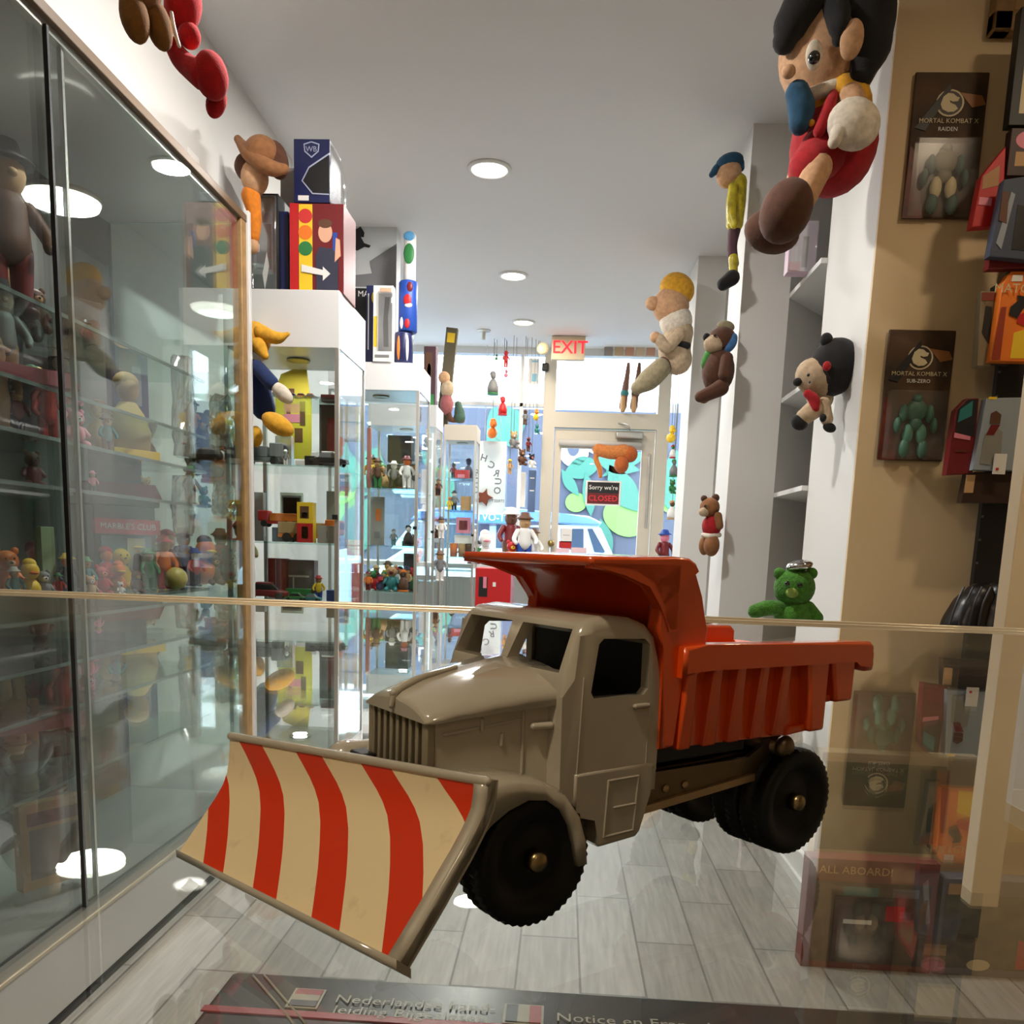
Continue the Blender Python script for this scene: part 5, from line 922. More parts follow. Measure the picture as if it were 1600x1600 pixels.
# front row in the left cabinet: (kind, px, X, height px, colours, label)
SH = 'on the front row of the left cabinet'
def cabfig(kind, px, X, z, hp, c, label, yaw=None, **k):
    p = Xp(px, 880, X); return fig(kind, X, p.y, z+.0005, hp*p.y/F*1.02, c, label=label, yaw=math.radians(55) if yaw is None else yaw, **k)
for a_ in [('bear', 10, -1.17, 88, ('orange', 'tan', 'orange'), 'tall orange bear figurine, far left '+SH), ('person', 21, -1.13, 58, ('white', 'teal', 'tan', 'white'), 'teal and white figurine beside the tall orange bear figurine'),
           ('duck', 44, -1.13, 70, ('yellow', 'orange', 'yellow'), 'long necked yellow bird figurine '+SH), ('bust', 54, -1.20, 92, ('pink', 'pink', 'pink', 'maroon'), 'dusky pink figurine behind the long necked yellow bird'),
           ('bear', 66, -1.12, 52, ('grey', 'white', 'grey'), 'grey blue animal figurine right of the yellow bird'), ('person', 90, -1.13, 42, ('red', 'red', 'tan', 'green'), 'short red and green figurine left of the navy dressed one'),
           ('person', 105, -1.12, 72, ('navy', 'navy', 'orange', 'yellow'), 'navy dressed figurine with yellow hair by the black door edge'), ('person', 134, -1.14, 62, ('teal', 'teal', 'tan', 'green'), 'teal and green figurine just right of the black door edge'),
           ('bear', 140, -1.11, 36, ('tan', 'white', 'tan'), 'small tan bear figurine in front of the teal and green one'), ('bear', 158, -1.12, 50, ('red', 'orange', 'red'), 'red seated bear figurine '+SH), ('bust', 166, -1.19, 74, ('maroon', 'red', 'orange', 'red'), 'dull red robed figurine behind the red seated bear'),
           ('duck', 183, -1.14, 52, ('orange', 'yellow', 'orange'), 'orange duck figurine between the red bear and the yellow one'), ('bear', 188, -1.19, 72, ('yellow', 'yellow', 'yellow'), 'round yellow bear figurine behind the orange duck'),
           ('bear', 187, -1.10, 22, ('white', 'red', 'white'), 'tiny white and red figurine in front of the orange duck'), ('person', 212, -1.17, 76, ('green', 'teal', 'yellow', 'yellow'), 'teal figurine with yellow petal hat below the green booth'),
           ('bear', 212, -1.10, 38, ('brown', 'tan', 'brown'), 'brown round eared figurine below the yellow petal hat'), ('person', 232, -1.13, 66, ('green', 'green', 'white', 'green'), 'slim green figurine with white face '+SH),
           ('bust', 243, -1.19, 78, ('yellow', 'yellow', 'green', 'yellow'), 'yellow and green robed figurine behind the slim green one'), ('person', 256, -1.13, 84, ('red', 'orange', 'tan', 'red'), 'orange and red figurine, tallest near the pale ball'),
           ('bust', 263, -1.19, 92, ('maroon', 'maroon', 'tan', 'red'), 'maroon robed figurine behind the orange and red one'), ('person', 287, -1.16, 90, ('blue', 'blue', 'grey', 'grey'), 'pale blue tall figurine right of the pale yellow ball'),
           ('person', 305, -1.12, 60, ('navy', 'red', 'tan', 'blue'), 'figurine in red with blue cap right of the tall blue one'), ('duck', 318, -1.15, 78, ('orange', 'yellow', 'orange', 'brown'), 'big orange bird figurine with brown crest '+SH),
           ('bear', 333, -1.12, 52, ('brown', 'tan', 'brown'), 'dark brown bear figurine right of the big orange bird'), ('person', 345, -1.16, 84, ('orange', 'red', 'tan', 'orange'), 'red shirted figurine with orange hat near the cabinet end'),
           ('bear', 357, -1.12, 56, ('grey', 'white', 'grey'), 'grey animal figurine with white muzzle near the cabinet end'), ('duck', 370, -1.14, 48, ('white', 'orange', 'white'), 'white bird figurine closest to the cabinet end post')]:
    cabfig(a_[0], a_[1], a_[2], .855, a_[3], a_[4], a_[5], group='rubber figurines on the front row of the left cabinet')
p = Xp(275, 900, -1.1); MB().m(mat('pale_yellow', (226, 210, 130), .4)).ell((-1.1, p.y, .855+.032), .032).build('ball', None, 'pale yellow ball among the front row figurines in the left cabinet', 'ball')
# green booth
p = Xp(182, 830, -1.22); t = thing('toy_booth', 'green toy booth with red lettered sign and blue window in the left cabinet', 'toy building', (-1.22, p.y, .856))
Rz = Matrix.Rotation(math.radians(55), 4, 'Z'); TB = Matrix.Translation((-1.22, p.y, .856)) @ Rz; bg = mat('booth_green', (36, 84, 54), .5)
MB(TB).m(bg).b2((-.085, -.05, 0), (.085, .06, .225), .002).b2((-.095, -.06, .225), (.095, .07, .245), .003).build('body', t)
MB(TB).m(M_mar).prism([(-.1, .245), (.1, .245), (.08, .285), (-.08, .285)], (0, -.065, 0), (1, 0, 0), (0, 0, 1), (0, .14, 0)).build('roof', t)
MB(TB).m(M_red).b2((-.09, -.066, .15), (.09, -.052, .19)).m(M_wht).text("MARBLE'S CLUB", (0, -.067, .17), (1, 0, 0), (0, 0, 1), .022).build('sign_board', t)
MB(TB).m(mat('booth_blue', (80, 130, 150), .4)).b2((-.07, -.054, .02), (.07, -.05, .145)).m(mat('booth_pale', (190, 190, 160), .5)).b2((.0, -.057, .04), (.05, -.054, .14)).m(M_nvy).chain([((.02, -.058, .03), .012), ((.025, -.058, .09), .01)], 8).build('window', t)
# upper shelves of the cabinet: (kind, px, py(bottom), X, shelf, height px, colours, label)
cc = mat('quilted_plum', (66, 44, 56), .8, noise=(60, .5)); gy = mat('carton_dark', (60, 56, 54), .6)
for a_ in [('person', 38, -1.22, 1.46, 250, ('maroon', 'brown', 'tan', 'black'), 'tall brown coated doll with black cap on the top shelf of the left cabinet'), ('person', 18, -1.3, 1.30, 230, ('black', 'black', 'tan', 'black'), 'dark clothed doll behind the cream dressed one'),
           ('person', 108, -1.3, 1.30, 96, ('grey', 'maroon', 'tan', 'brown'), 'maroon doll right behind the black door edge'), ('bust', 235, -1.28, 1.20, 70, ('black', 'brown', 'brown', 'black'), 'dark brown bust figurine at the right of the upper shelf'),
           ('bear', 232, -1.2, 1.10, 40, ('brown', 'tan', 'tan'), 'tan and brown bear right of the green booth sign'), ('person', 305, -1.2, 1.30, 66, ('brown', 'orange', 'tan', 'brown'), 'orange shirted toy on the shelf near the cabinet end'), ('bear', 360, -1.2, 1.30, 60, ('tan', 'white', 'tan'), 'tan bear toy nearest the cabinet end post'),
           ('person', 300, -1.15, 1.10, 60, ('maroon', 'brown', 'tan', 'green'), 'brown toy with green hat near the cabinet end'), ('bear', 372, -1.2, 1.10, 56, ('brown', 'white', 'brown'), 'brown toy with white muzzle by the end post'), ('duck', 366, -1.15, 1.20, 60, ('orange', 'white', 'orange'), 'orange toy bird on the shelf by the end post'),
           ('bust', 338, -1.26, 1.20, 84, ('orange', 'orange', 'tan', 'brown'), 'orange robed toy near the cabinet end'), ('person', 378, -1.14, .855, 96, ('brown', 'tan', 'tan', 'brown'), 'tall tan figurine right against the end post'), ('person', 86, -1.2, 1.20, 105, ('red', 'red', 'tan', 'maroon'), 'doll in red costume on the upper shelf beside the black door edge'), ('bust', 165, -1.2, 1.20, 90, ('tan', 'tan', 'tan', 'brown'), 'tan robed bust figurine on the upper shelf right of the door edge'),
           ('bust', 208, -1.15, 1.20, 135, ('yellow', mat('ochre_cloth', (180, 160, 100), .8), 'tan', 'tan'), 'tall doll in ochre dress at the right of the upper shelf'), ('bear', 128, -1.14, 1.20, 60, ('pink', 'white', 'pink'), 'pink round figurine on the second shelf of the left cabinet'),
           ('person', 22, -1.2, 1.30, 160, ('tan', 'grey', 'skin', 'black') if False else ('tan', 'grey', 'tan', 'black'), 'black haired doll at the far left of the cabinet'), ('person', 8, -1.15, 1.20, 140, ('tan', 'tan', 'tan', 'tan'), 'cream dressed doll in front at the far left of the cabinet'),
           ('bear', 75, -1.25, 1.46, 70, ('brown', 'tan', 'brown'), 'brown bear figurine on the top shelf of the left cabinet'), ('bear', 58, -1.2, 1.10, 60, ('maroon', 'brown', 'brown'), 'red brown shaggy figurine on the middle shelf'),
           ('person', 150, -1.22, 1.46, 44, ('black', 'red', 'tan', 'black'), 'red shirted figurine on the top shelf right of the door edge'), ('person', 175, -1.14, 1.20, 60, ('brown', 'teal', 'tan', 'brown'), 'teal figurine beside the pink round one'),
           ('person', 150, -1.13, 1.10, 34, ('grey', 'pink', 'tan', 'pink'), 'small pink figurine on the middle shelf edge'), ('person', 40, -1.13, 1.20, 70, ('navy', 'maroon', 'tan', 'brown'), 'brown capped doll left of the doll in red')]:
    cabfig(a_[0], a_[1], a_[2], a_[3], a_[4], a_[5], a_[6], cat='doll' if 'doll' in a_[6] else 'figurine', name='doll' if 'doll' in a_[6] else None)
def cabbox(px, X, z, w_, d, h, c, label, pr=None, name='toy_box', cat='toy box'):
    p = Xp(px, 860, X); b = MB(Matrix.Translation((X, p.y, z+.0005)) @ Matrix.Rotation(math.radians(60), 4, 'Z')).m(PAL[c] if isinstance(c, str) else c).b2((-w_/2, -d/2, 0), (w_/2, d/2, h), .001)
    for q in pr or []: b.m(PAL[q[0]]).b2((-w_/2+w_*q[1], -d/2-.001, h*q[2]), (-w_/2+w_*q[3], -d/2, h*q[4]))
    b.build(name, None, label, cat)
cabbox(142, -1.3, 1.46, .09, .05, .15, gy, 'dark grey carton standing on the top shelf of the left cabinet'); cabbox(208, -1.34, 1.30, .12, .03, .19, M_nvy, 'dark picture box leaning behind the ochre dressed doll', [('brown', .2, .3, .7, .8), ('grey', .55, .5, .8, .9)])
cabbox(56, -1.37, 1.20, .12, .06, .24, cc, 'tall plum checked box at the left of the upper shelf'); cabbox(185, -1.3, 1.10, .14, .04, .10, gy, 'low dark carton on the middle shelf above the green booth')
cabbox(70, -1.16, .855, .03, .03, .16, mat('pale_green_post', (150, 176, 140), .5), 'slim pale green pillar toy left of the black door edge'); cabbox(215, -1.12, 1.20, .13, .03, .022, 'yellow', 'flat yellow toy instrument on the second shelf edge', name='toy_instrument', cat='toy')
cabbox(35, -1.13, 1.30, .2, .1, .03, mat('rose_cloth', (176, 100, 112), .9), 'folded rose pink cloth on the left of the shelf', name='folded_cloth', cat='cloth')
for px, c, l in ((50, 'green', 'green ball beside the yellow ball at the left of the cabinet'), (58, 'yellow', 'bright yellow ball beside the green ball in the cabinet')):
    p = Xp(px, 600, -1.1); MB().m(PAL[c]).ell((-1.1, p.y, 1.30+.02), .02).build('ball', None, l, 'ball')
# bagged soft toys near the cabinet end
for i, (px, y0, y1, l, c) in enumerate(((284, 560, 715, 'crinkled clear bag hung high near the cabinet end', M_bag), (285, 745, 835, 'lower crinkled clear bag hung near the cabinet end', M_bag), (345, 620, 700, 'clear bag of cream and green pieces by the cabinet end', M_bag), (350, 760, 812, 'clear bag holding brown toys above the front row figurines', M_bag))):
    Xb = -1.12; a, c2 = Xp(px, y0, Xb), Xp(px, y1, Xb); b = MB().m(c); n = 9; rnd = random.Random(i); rings = []; wd = .045 if i < 2 else .07
    for j in range(n+1):
        f = j/n; r_ = wd*(.35+.65*math.sin(math.pi*min(f*.62+.12, 1))); zz = a.z*(1-f)+c2.z*f
        rings.append([(Xb+.022*math.sin(2*math.pi*k/16)*(1+.5*rnd.random()), a.y+r_*math.cos(2*math.pi*k/16)*(.8+.4*rnd.random()), zz+.006*rnd.random()) for k in range(16)])
    b.loft(rings, smooth=False)
    if i > 1: b.m(PAL[('tan', 'brown')[i-2]]).ell((Xb-.005, a.y, (a.z+c2.z)/2-.01), (.012, wd*.6, abs(a.z-c2.z)*.28))
    b.build('bagged_toy', None, l, 'bagged toy')
cabfig('bear', 315, -1.2, 1.20, 105, ('brown', 'tan', 'brown'), 'brown plush toy on the upper shelf near the cabinet end'); cabfig('bear', 345, -1.18, 1.10, 50, ('orange', 'tan', 'tan'), 'orange and tan toy on the middle shelf near the cabinet end'); cabfig('bear', 320, -1.16, 1.0+.1, 34, ('green', 'tan', 'green'), 'green toy next to the orange and tan one')
cabbox(330, -1.2, 1.30, .1, .05, .07, 'tan', 'tan carton on the shelf near the cabinet end'); cabbox(60, -1.15, .199, .16, .03, .2, 'tan', 'tan framed picture leaning at the bottom of the cabinet', [('maroon', .1, .75, .9, .9), ('grey', .12, .12, .88, .7)], 'framed_print', 'picture')
cabbox(5, -1.1, .55, .15, .15, .1, 'brown', 'brown lidded basket low at the far left of the cabinet', None, 'basket', 'basket')
# ---------------------------------------------------------------- contents of the tower cases
def tf(kind, px, Y, z, hp, c, label, g=None, yaw=.3, **k):
    p = Yp(px, 850, Y); return fig(kind, p.x, Y, z+.0006, hp*sc(Y), c, label=label, group=g, yaw=yaw, **k)
def tb_(px0, px1, Y, z, hp, c, label, d=.05, pr=None, **k):
    a, c2 = Yp(px0, 850, Y), Yp(px1, 850, Y); return boxi((a.x+c2.x)/2, Y, z+.0006, c2.x-a.x, d, hp*sc(Y), c, label, pr=pr, **k)
N1 = 'in the nearest tower'
a, c = Yp(428, 716, 3.2), Yp(487, 560, 3.2); b = MB().m(mat('poster_yellow', (206, 186, 50), .6)).prism([(a.x, a.z+.22), (a.x+.03, a.z+.30), (c.x-.02, c.z-.02), (c.x, a.z+.18), (c.x, a.z), (a.x+.02, a.z)], (0, 3.197, 0), (1, 0, 0), (0, 0, 1), (0, .003, 0))
b.m(mat('poster_umber', (96, 60, 30), .6))
for u_, v_, w_, h_ in ((.03, .20, .02, .03), (.06, .22, .02, .03), (.05, .10, .015, .07), (.08, .06, .03, .05), (.10, .12, .02, .05), (.05, .03, .02, .02)): b.b2((a.x+u_, 3.1955, a.z+v_), (a.x+u_+w_, 3.1968, a.z+v_+h_))
b.m(M_pnk).b2((a.x+.04, 3.195, a.z+.13), (a.x+.10, 3.1966, a.z+.16)); b.build('poster', None, 'yellow printed poster at the back of the nearest tower', 'poster')
for i, (px, c, w) in enumerate(((432, ('green', 'grey', 'green'), 'green'), (446, ('brown', 'grey', 'tan'), 'brown'), (458, ('teal', 'black', 'brown'), 'teal'), (472, ('orange', 'brown', 'tan'), 'orange'), (486, ('maroon', 'grey', 'orange'), 'maroon'))):
    tf('car', px, 2.93, 1.475, 9, c, 'tiny %s toy car on the top shelf %s' % (w, N1), 'tiny cars on the top shelf of the nearest tower', 0)
tf('cup', 440, 3.0, 1.475, 7, ('white', 'white'), 'tiny white cup among the cars on the top shelf '+N1); tb_(501, 526, 2.95, 1.475, 10, 'maroon', 'flat maroon case at the right of the top shelf '+N1)
tb_(499, 526, 3.0, 1.255, 96, mat('smoke_brown', (70, 60, 58), .3), 'tall smoky brown display case on the middle shelf '+N1, .08, [('maroon', .45, .1, .9, .8), ('grey', .05, .05, .1, .95)])
tf('car', 515, 2.90, 1.255, 22, ('black', 'grey', 'white'), 'black and silver model car on the middle shelf '+N1, yaw=0); tb_(476, 492, 2.89, 1.255, 15, 'black', 'small black box left of the black and silver model car', .03)
tb_(431, 456, 2.95, 1.255, 46, M_bag, 'clear wrapped package on the middle shelf '+N1, .03, name='wrapped_package', cat='toy package'); tf('person', 447, 2.90, 1.255, 24, ('white', 'grey', 'white', 'white'), 'silver robot figure before the clear wrapped package')
tf('truck', 408, 2.95, 1.255, 34, ('grey', 'grey', 'black'), 'grey model vehicle at the left of the middle shelf '+N1, yaw=0); tb_(462, 477, 2.89, 1.255, 8, 'white', 'small white card on the middle shelf '+N1, .02)
tb_(486, 494, 2.93, 1.255, 22, 'white', 'white upright box behind the small black box', .02)
tb_(425, 450, 3.0, 1.0, 22, mat('box_greyblue', (110, 120, 136), .5), 'grey blue box under the orange toy truck', .1); tf('truck', 436, 3.02, 1.0+22*sc(3.0)+.001, 25, ('red', 'orange', 'tan'), 'orange toy truck standing on the grey blue box', yaw=3.14)
tb_(464, 489, 2.92, 1.0, 62, 'yellow', 'yellow and red toy box beside the orange toy truck', .04, [('red', 0, 0, 1, .48), ('brown', .2, .6, .75, .9), ('black', .3, .62, .65, .75), ('orange', .3, .1, .7, .4)]); tf('truck', 492, 3.02, 1.0, 36, ('orange', 'tan', 'brown'), 'brown orange toy vehicle behind the yellow and red box', yaw=0)
tb_(496, 524, 2.92, 1.0, 27, mat('box_stone', (150, 144, 134), .6), 'stone grey box on the third shelf '+N1, .05, [('grey', .5, .3, .58, .7)]); tb_(438, 474, 3.17, 1.0, 76, 'white', 'white framed picture behind the orange toy truck', .01, [('grey', .08, .06, .92, .94), ('white', .14, .1, .86, .9), ('pink', .2, .45, .5, .75)], name='framed_print', cat='picture')
tb_(510, 524, 3.1, 1.0, 80, mat('box_smoke', (140, 146, 146), .4), 'pale grey acrylic box at the right of the third shelf '+N1, .05); tb_(398, 412, 3.1, 1.0, 75, mat('pale_lilac', (186, 176, 180), .5), 'pale lilac box at the left of the third shelf '+N1, .03)
tb_(418, 446, 3.02, .80, 62, 'maroon', 'maroon upright case on the lowest visible shelf '+N1, .05, [('grey', .42, .02, .47, .98)]); tb_(449, 491, 3.05, .80, 60, mat('smoke_grey', (118, 112, 120), .35), 'smoky grey wrapped case on the lowest visible shelf '+N1, .05, [('white', .04, .55, .8, .6), ('white', .2, .1, .24, .6)])
tf('car', 414, 2.90, .80, 28, ('maroon', 'black', 'maroon'), 'dark red model car on the lowest visible shelf '+N1, yaw=.2); tf('car', 462, 2.90, .80, 13, ('green', 'black', 'green'), 'dark green small car on the lowest visible shelf '+N1, yaw=0); tf('car', 487, 2.90, .80, 12, ('teal', 'grey', 'teal'), 'teal small car right of the dark green one', yaw=0)
tf('truck', 478, 2.98, .80, 20, ('brown', 'green', 'black'), 'brown and green toy truck behind the small cars', yaw=0); tf('person', 498, 2.96, .80, 40, ('blue', 'yellow', 'tan', 'red'), 'yellow shirted figure with red hat on the lowest visible shelf', 0); tb_(510, 525, 2.92, .80, 18, 'blue', 'small blue box at the right of the lowest visible shelf '+N1, .03)
N2 = 'in the second tower'
tb_(604, 640, 4.2, 1.27+.13, 40, 'black', 'black cube shaped box high '+N2, .1); tb_(603, 641, 4.22, 1.27, 38, mat('box_charcoal', (46, 42, 44), .5), 'charcoal base box under the black cube '+N2, .1, [('grey', .2, .86, .8, .95)])
tf('person', 579, 4.2, 1.27, 52, ('black', 'yellow', 'yellow', 'black'), 'yellow and black figure at the left of the upper shelf '+N2); tf('person', 589, 4.15, 1.27, 46, ('green', 'brown', 'tan', 'brown'), 'brown and green figure on the upper shelf '+N2)
tf('bust', 597, 4.2, 1.27, 40, ('teal', 'tan', 'tan', 'green'), 'tan and teal figure on the upper shelf '+N2); tf('person', 614, 4.13, 1.27, 42, ('black', 'grey', 'white', 'white'), 'grey figure with white head on the upper shelf '+N2)
tf('bust', 624, 4.14, 1.27, 34, ('maroon', 'black', 'brown', 'black'), 'black robed figure on the upper shelf '+N2); tf('person', 634, 4.12, 1.27, 50, ('white', 'white', 'orange', 'maroon'), 'white clothed figure with maroon hat on the upper shelf '+N2); tf('person', 645, 4.15, 1.27, 42, ('white', 'grey', 'tan', 'grey'), 'grey and white figure at the right of the upper shelf '+N2)
tb_(578, 600, 4.3, 1.0, 74, mat('tray_grey', (160, 156, 148), .5), 'grey card with orange face print on the middle shelf '+N2, .01, [('orange', .4, .5, .75, .75), ('grey', .3, .15, .7, .28)]); tb_(572, 578, 4.15, 1.27, 90, mat('salmon_box', (170, 110, 96), .5), 'slim salmon box at the far left '+N2, .02)
tf('bust', 638, 4.15, 1.0, 34, ('black', 'black', 'white', 'black'), 'dark hooded figure on the middle shelf '+N2); tf('person', 615, 4.2, 1.0, 26, ('teal', 'grey', 'white', 'grey'), 'small teal and grey figure on the middle shelf '+N2); tf('bear', 648, 4.2, 1.0, 20, ('brown', 'tan', 'brown'), 'tiny brown bear on the middle shelf '+N2); tb_(628, 650, 4.25, 1.0, 8, 'green', 'flat green tray on the middle shelf '+N2, .06)
tb_(631, 652, 4.22, .78, 58, mat('dark_mesh', (44, 38, 42), .7), 'dark mesh bag shaped box on the lower shelf '+N2, .05)
rnd = random.Random(3); ks = ['person', 'bear', 'person', 'duck', 'bust']
nm2 = {('maroon', 'tan'): 0}
CL = [('maroon', 'orange'), ('red', 'green'), ('tan', 'maroon'), ('navy', 'red'), ('green', 'black'), ('brown', 'yellow'), ('teal', 'maroon'), ('red', 'white'), ('black', 'green'), ('orange', 'brown'), ('navy', 'tan'), ('green', 'red')]
for i, (c1, c2) in enumerate(CL):
    tf(ks[i % 5], 576+i*6.1, 4.13+.05*(i % 3), .78, rnd.uniform(26, 46), (c1, c2, c2 if i % 2 else 'tan', c1), 'small %s and %s figure in the crowd on the lower shelf %s' % (c1, c2, N2), 'crowd of small figures on the lower shelf of the second tower', rnd.uniform(-.4, .6))
N4 = 'in the farthest tower'
tb_(708, 730, 5.82, 1.46, 13, 'red', 'red roofed toy house '+N4, .05, [('pink', .2, .1, .7, .5)], name='toy_house', cat='toy'); tf('person', 706, 5.86, 1.46, 24, ('black', 'maroon', 'brown', 'black'), 'dark figure left of the red toy house '+N4); tf('bust', 729, 5.9, 1.46, 34, ('navy', 'navy', 'navy', 'navy'), 'navy bust shaped figure '+N4)
tf('person', 708, 5.82, 1.25, 30, ('black', 'grey', 'white', 'black'), 'black and white figure on the second shelf '+N4); tb_(718, 734, 5.85, 1.25, 22, 'tan', 'tan box on the second shelf '+N4, .04); tf('person', 701, 5.8, 1.25, 20, ('yellow', 'yellow', 'tan', 'orange'), 'yellow figure at the left of the second shelf '+N4)
tb_(712, 734, 5.84, 1.03+.07, 24, 'pink', 'pink framed box '+N4, .03, [('maroon', .2, .2, .8, .8)]); tb_(710, 736, 5.86, 1.03, 13, 'white', 'white stand under the pink framed box', .06)
for px, c, l in ((709, 'orange', 'orange toy mug on the lower shelf '+N4), (722, 'tan', 'peach toy mug on the lower shelf '+N4), (733, 'brown', 'brown toy mug on the lower shelf '+N4)): tf('cup', px, 5.80, .94+.0, 21, (c, c), l, 'toy mugs in the farthest tower')
MB().m(M_shelfg).b2((-.809, 5.765, .934), (-.606, 5.985, .94)).build('loose_shelf', None, 'glass shelf carrying the toy mugs in the farthest tower', 'shelf')
for i, (px, z, k, c, l) in enumerate(((683, 1.30, 'person', ('black', 'brown', 'tan', 'black'), 'dark brown figure on the top shelf of the third tower'), (689, 1.05, 'person', ('white', 'white', 'tan', 'black'), 'white robed figure in the third tower'), (683, 1.05, 'bear', ('brown', 'tan', 'brown'), 'brown bear figurine in the third tower'), (688, .8, 'person', ('white', 'grey', 'tan', 'brown'), 'tall pale figure on the low shelf of the third tower'), (684, 1.30, 'cup', ('orange', 'orange'), 'orange mug in the third tower'))):
    tf(k, px-2*(i == 4), 5.05+.05*(i % 3), z, (26, 34, 22, 48, 14)[i], c, l)
# ---------------------------------------------------------------- window display and hanging toys
def hang(kind, px, y0, y1, Y, c, label, cat='hanging toy'):
    a, b_ = Yp(px, y0, Y), Yp(px, y1, Y); h = a.z-b_.z
    o = fig(kind, a.x, Y, b_.z, h, c, name='hanging_toy', label=label, cat=cat, yaw=.5)
    s = MB().m(M_gry).cyl((a.x, Y, a.z-.01), (a.x, Y, 2.4995), .0018, seg=6); s.build('string', o); return o
hang('duck', 776, 553, 563, 6.45, ('green', 'green', 'green'), 'small green toy hanging high in the left window'); hang('person', 791, 548, 574, 6.45, ('red', 'red', 'red', 'red'), 'red toy hanging high beside the green one')
hang('bust', 771, 578, 617, 6.42, ('green', 'grey', 'grey', 'grey'), 'grey and green toy hanging on a string in the window'); hang('duck', 791, 577, 590, 6.5, ('pink', 'grey', 'pink'), 'pale pink toy hanging under the red one')
hang('bust', 786, 618, 649, 6.40, ('red', 'red', 'red', 'red'), 'red stocking shaped toy hanging at the window transom'); hang('duck', 770, 653, 685, 6.54, ('orange', 'orange', 'orange'), 'amber oval toy hanging in the window middle')
hang('duck', 838, 638, 657, 6.46, ('yellow', 'yellow', 'orange'), 'yellow toy hanging beside the door frame'); hang('bear', 839, 662, 678, 6.46, ('teal', 'teal', 'teal'), 'teal toy hanging under the yellow one by the door frame')
hang('person', 821, 640, 664, 6.40, ('brown', 'grey', 'brown', 'brown'), 'brown and grey toy hanging left of the yellow one'); hang('bear', 803, 672, 702, 6.38, ('grey', 'white', 'tan'), 'grey and tan toy hanging in a white wrap right of the poster'); hang('person', 826, 683, 706, 6.36, ('brown', 'maroon', 'brown', 'maroon'), 'red brown toy hanging in the window cluster')
hang('bear', 816, 700, 728, 6.34, ('brown', 'tan', 'brown'), 'brown monkey like toy hanging in the window cluster'); hang('bear', 831, 708, 732, 6.42, ('white', 'pink', 'black'), 'black and white toy hanging lowest by the door frame'); hang('person', 797, 717, 741, 6.32, ('tan', 'tan', 'tan', 'yellow'), 'tan gingerbread like toy hanging in front of the poster')
t = thing('star_toy', 'brown star shaped toy stuck before the white poster', 'toy', Yp(756, 778, 6.585)); p = Yp(756, 777, 6.585); sp = [((.07 if i % 2 == 0 else .028)*math.sin(math.pi*i/5+.3), (.07 if i % 2 == 0 else .028)*math.cos(math.pi*i/5+.3)) for i in range(10)]
MB().m(mat('felt_rustbrown', (120, 62, 44), .9)).prism([(p.x+q[0], p.z+q[1]) for q in sp], (0, 6.584, 0), (1, 0, 0), (0, 0, 1), (0, .034, 0), bev=.006).build('body', t)
ZD = .8905
for kind, px, Y, hp, c, l in (('person', 797, 6.36, 88, ('brown', 'maroon', 'brown', 'white'), 'tall brown and maroon doll with white cap in the window'), ('person', 819, 6.12, 82, ('blue', 'white', 'tan', 'brown'), 'doll in white shirt and blue trousers in the window'), ('bear', 800, 6.12, 40, ('orange', 'yellow', 'red'), 'small red and orange doll before the tall brown one'),
                              ('person', 834, 6.18, 58, ('white', 'white', 'tan', 'brown'), 'white dressed doll closest to the door in the window'), ('bear', 812, 6.56, 64, ('brown', 'tan', 'brown'), 'brown bear behind the dolls in the window'), ('bear', 822, 6.1, 20, ('black', 'tan', 'brown'), 'tiny black and brown toy in front of the window dolls'),
                              ('duck', 757, 6.2, 54, ('white', 'pink', 'white'), 'white and pink toy at the left of the window table'), ('person', 746, 6.15, 36, ('red', 'green', 'white', 'black'), 'small green and red figure at the left of the window table'), ('bust', 740, 6.25, 40, ('maroon', 'white', 'white', 'white'), 'white topped maroon figure at the left end of the window table'), ('bust', 775, 6.12, 16, ('white', 'pink', 'white', 'white'), 'low pink and white toy on the window table')):
    tf(kind, px, Y, ZD, hp, c, l, cat='doll' if 'doll' in l else 'toy', name='doll' if 'doll' in l else 'toy')
t = Toy('toy_cabinet', 'red toy play house with small figures, standing on the floor behind the truck', 'toy', 770, 940, 4.9)
a, c = Yp(742, 940, 4.9), Yp(799, 889, 4.9); MB().m(M_red).b2((a.x, 4.9, 0), (c.x, 5.2, c.z), .004).build('body', t.t); MB().m(M_blk).b2((a.x+.02, 4.897, a.z+.03), (a.x+.07, 4.9, c.z-.05)).m(M_pnk).b2((a.x+.045, 4.893, a.z+.08), (a.x+.065, 4.897, c.z-.05)).build('figure_print', t.t); MB().m(M_wht).b2((a.x+.1, 4.896, a.z+.09), (a.x+.118, 4.9, a.z+.115)).build('label', t.t)
# right window strip toys
for kind, px, y0, y1, c, l in (('duck', 1050, 664, 692, ('yellow', 'yellow', 'yellow'), 'yellow round toy hanging right of the door'), ('bust', 1052, 694, 716, ('red', 'white', 'green', 'red'), 'red and green toy hanging right of the door'), ('bust', 1054, 716, 745, ('green', 'grey', 'grey', 'green'), 'pale green toy hanging right of the door'), ('bear', 1051, 748, 772, ('green', 'brown', 'green'), 'bright green toy hanging right of the door'),
                               ('bust', 1051, 780, 812, ('tan', 'white', 'brown', 'tan'), 'cream and brown toy hanging right of the door')): hang(kind, px, y0, y1, 6.10+.07*((y0-660)//22), c, l)
MB().m(M_trimw).b2((.72, 6.2, .86), (1.115, 6.66, .89)).b2((.74, 6.22, 0), (.77, 6.25, .86)).b2((1.08, 6.22, 0), (1.11, 6.25, .86)).build('window_shelf', None, 'small white stand right of the door holding two toys', 'table')
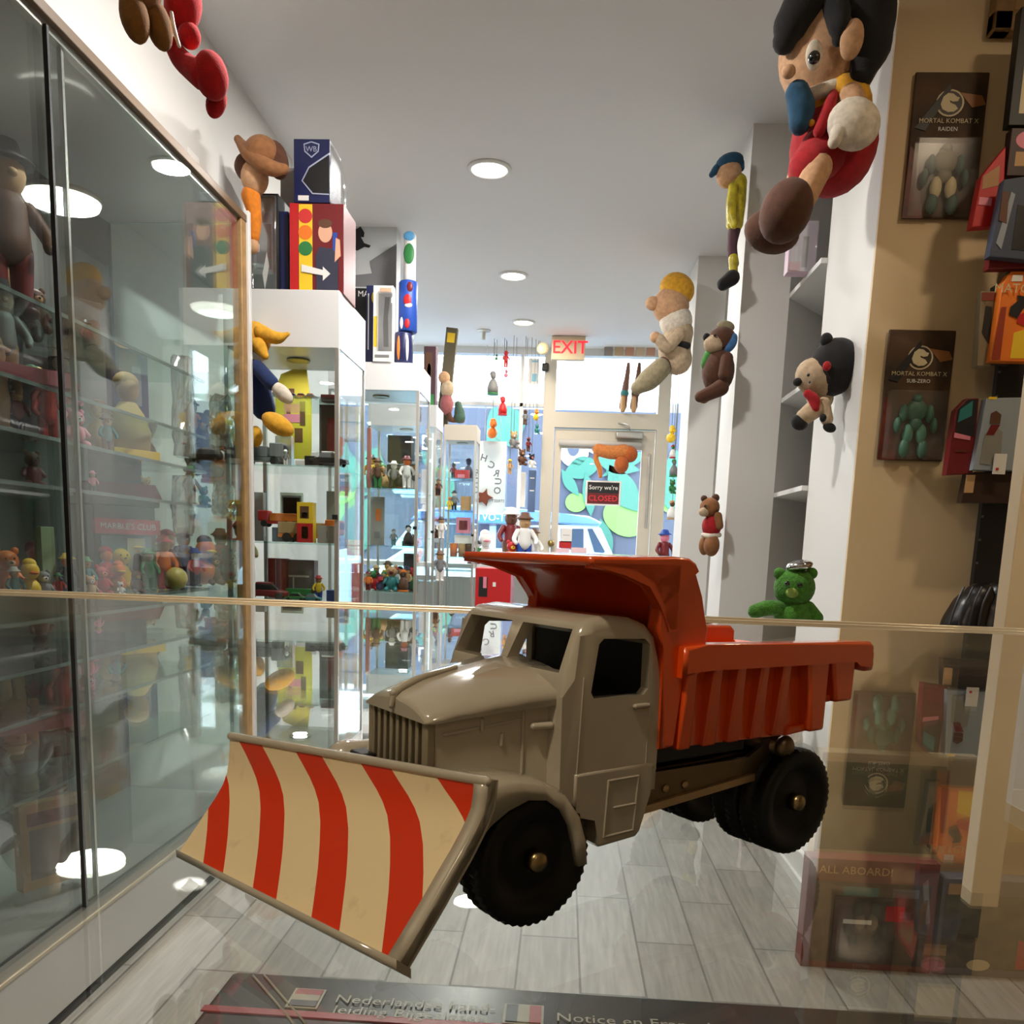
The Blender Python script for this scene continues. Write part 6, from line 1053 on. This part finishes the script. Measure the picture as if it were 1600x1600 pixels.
tf('person', 1038, 6.3, ZD, 62, ('brown', 'maroon', 'pink', 'blue'), 'blue capped doll on the stand right of the door', cat='doll', name='doll'); tf('bear', 1044, 6.22, ZD, 22, ('yellow', 'orange', 'orange'), 'yellow and orange toy on the stand right of the door', cat='toy', name='toy')
# carved figures and strip of cards over the door
for px, c, l in ((975, ('tan', mat('carved_brown', (130, 92, 74), .7), mat('carved_brown'), 'teal'), 'slim carved brown figure standing in the transom window, left one'), (992, ('tan', mat('carved_dark', (110, 74, 56), .7), mat('carved_dark'), 'brown'), 'slim carved brown figure in the transom window, right one')):
    a, b_ = Yp(px, 645, 6.6), Yp(px, 563, 6.6); MB().m(c[1]).chain([((a.x-.01, 6.62, zth+.045), .03), ((a.x, 6.62, zth+.16), .026), ((a.x+.012, 6.62, zth+.28), .018), ((a.x+.015, 6.62, b_.z-.02), .012)], 10).m(PAL[c[3]]).ell((a.x-.002, 6.62, zth+.14), (.032, .03, .035)).m(PAL[c[0]]).chain([((a.x-.01, 6.60, zth+.02), .02), ((a.x-.012, 6.60, zth+.1), .018)], 8).build('carved_figure', None, l, 'figure')
for i in range(5):
    a = Yp(951+i*16.5, 549, 6.6); MB().m(mat(('card_brownish', 'card_sand', 'card_rust', 'card_sand2', 'card_rust2')[i], ((150, 140, 130), (196, 168, 130), (200, 150, 120), (206, 180, 150), (196, 150, 124))[i], .6)).b2((a.x-.032, 6.6, a.z-.03), (a.x+.032, 6.62, a.z+.03), .002).build('small_card', None, '%s of the row of five small cards above the door window' % ('leftmost', 'second from left', 'middle', 'second from right', 'rightmost')[i], 'card', 'row of small cards above the door window')
a, c = Yp(938, 541, 6.6), Yp(1030, 536, 6.6); MB().m(M_alu).b2((a.x, 6.59, a.z), (c.x, 6.66, c.z)).build('card_rail', None, 'grey rail holding the row of small cards above the door window', 'rail')
# pink boxed doll on the niche shelf
t = pbox('doll_box', 'pink boxed doll in clear wrap on the top niche shelf', 'doll box', 1232, 345, 1275, 452, 3.05, .05, mat('lilac_card', (214, 186, 206), .5), zb=1.942, prints=[('doll_print', [(M_brn, 'r', .5, .1, .7, .7), (M_wht, 'r', .25, .15, .34, .5), (M_pnk, 'r', .05, .02, .45, .2)])], clear=(0, 0, 1, 1, .012))
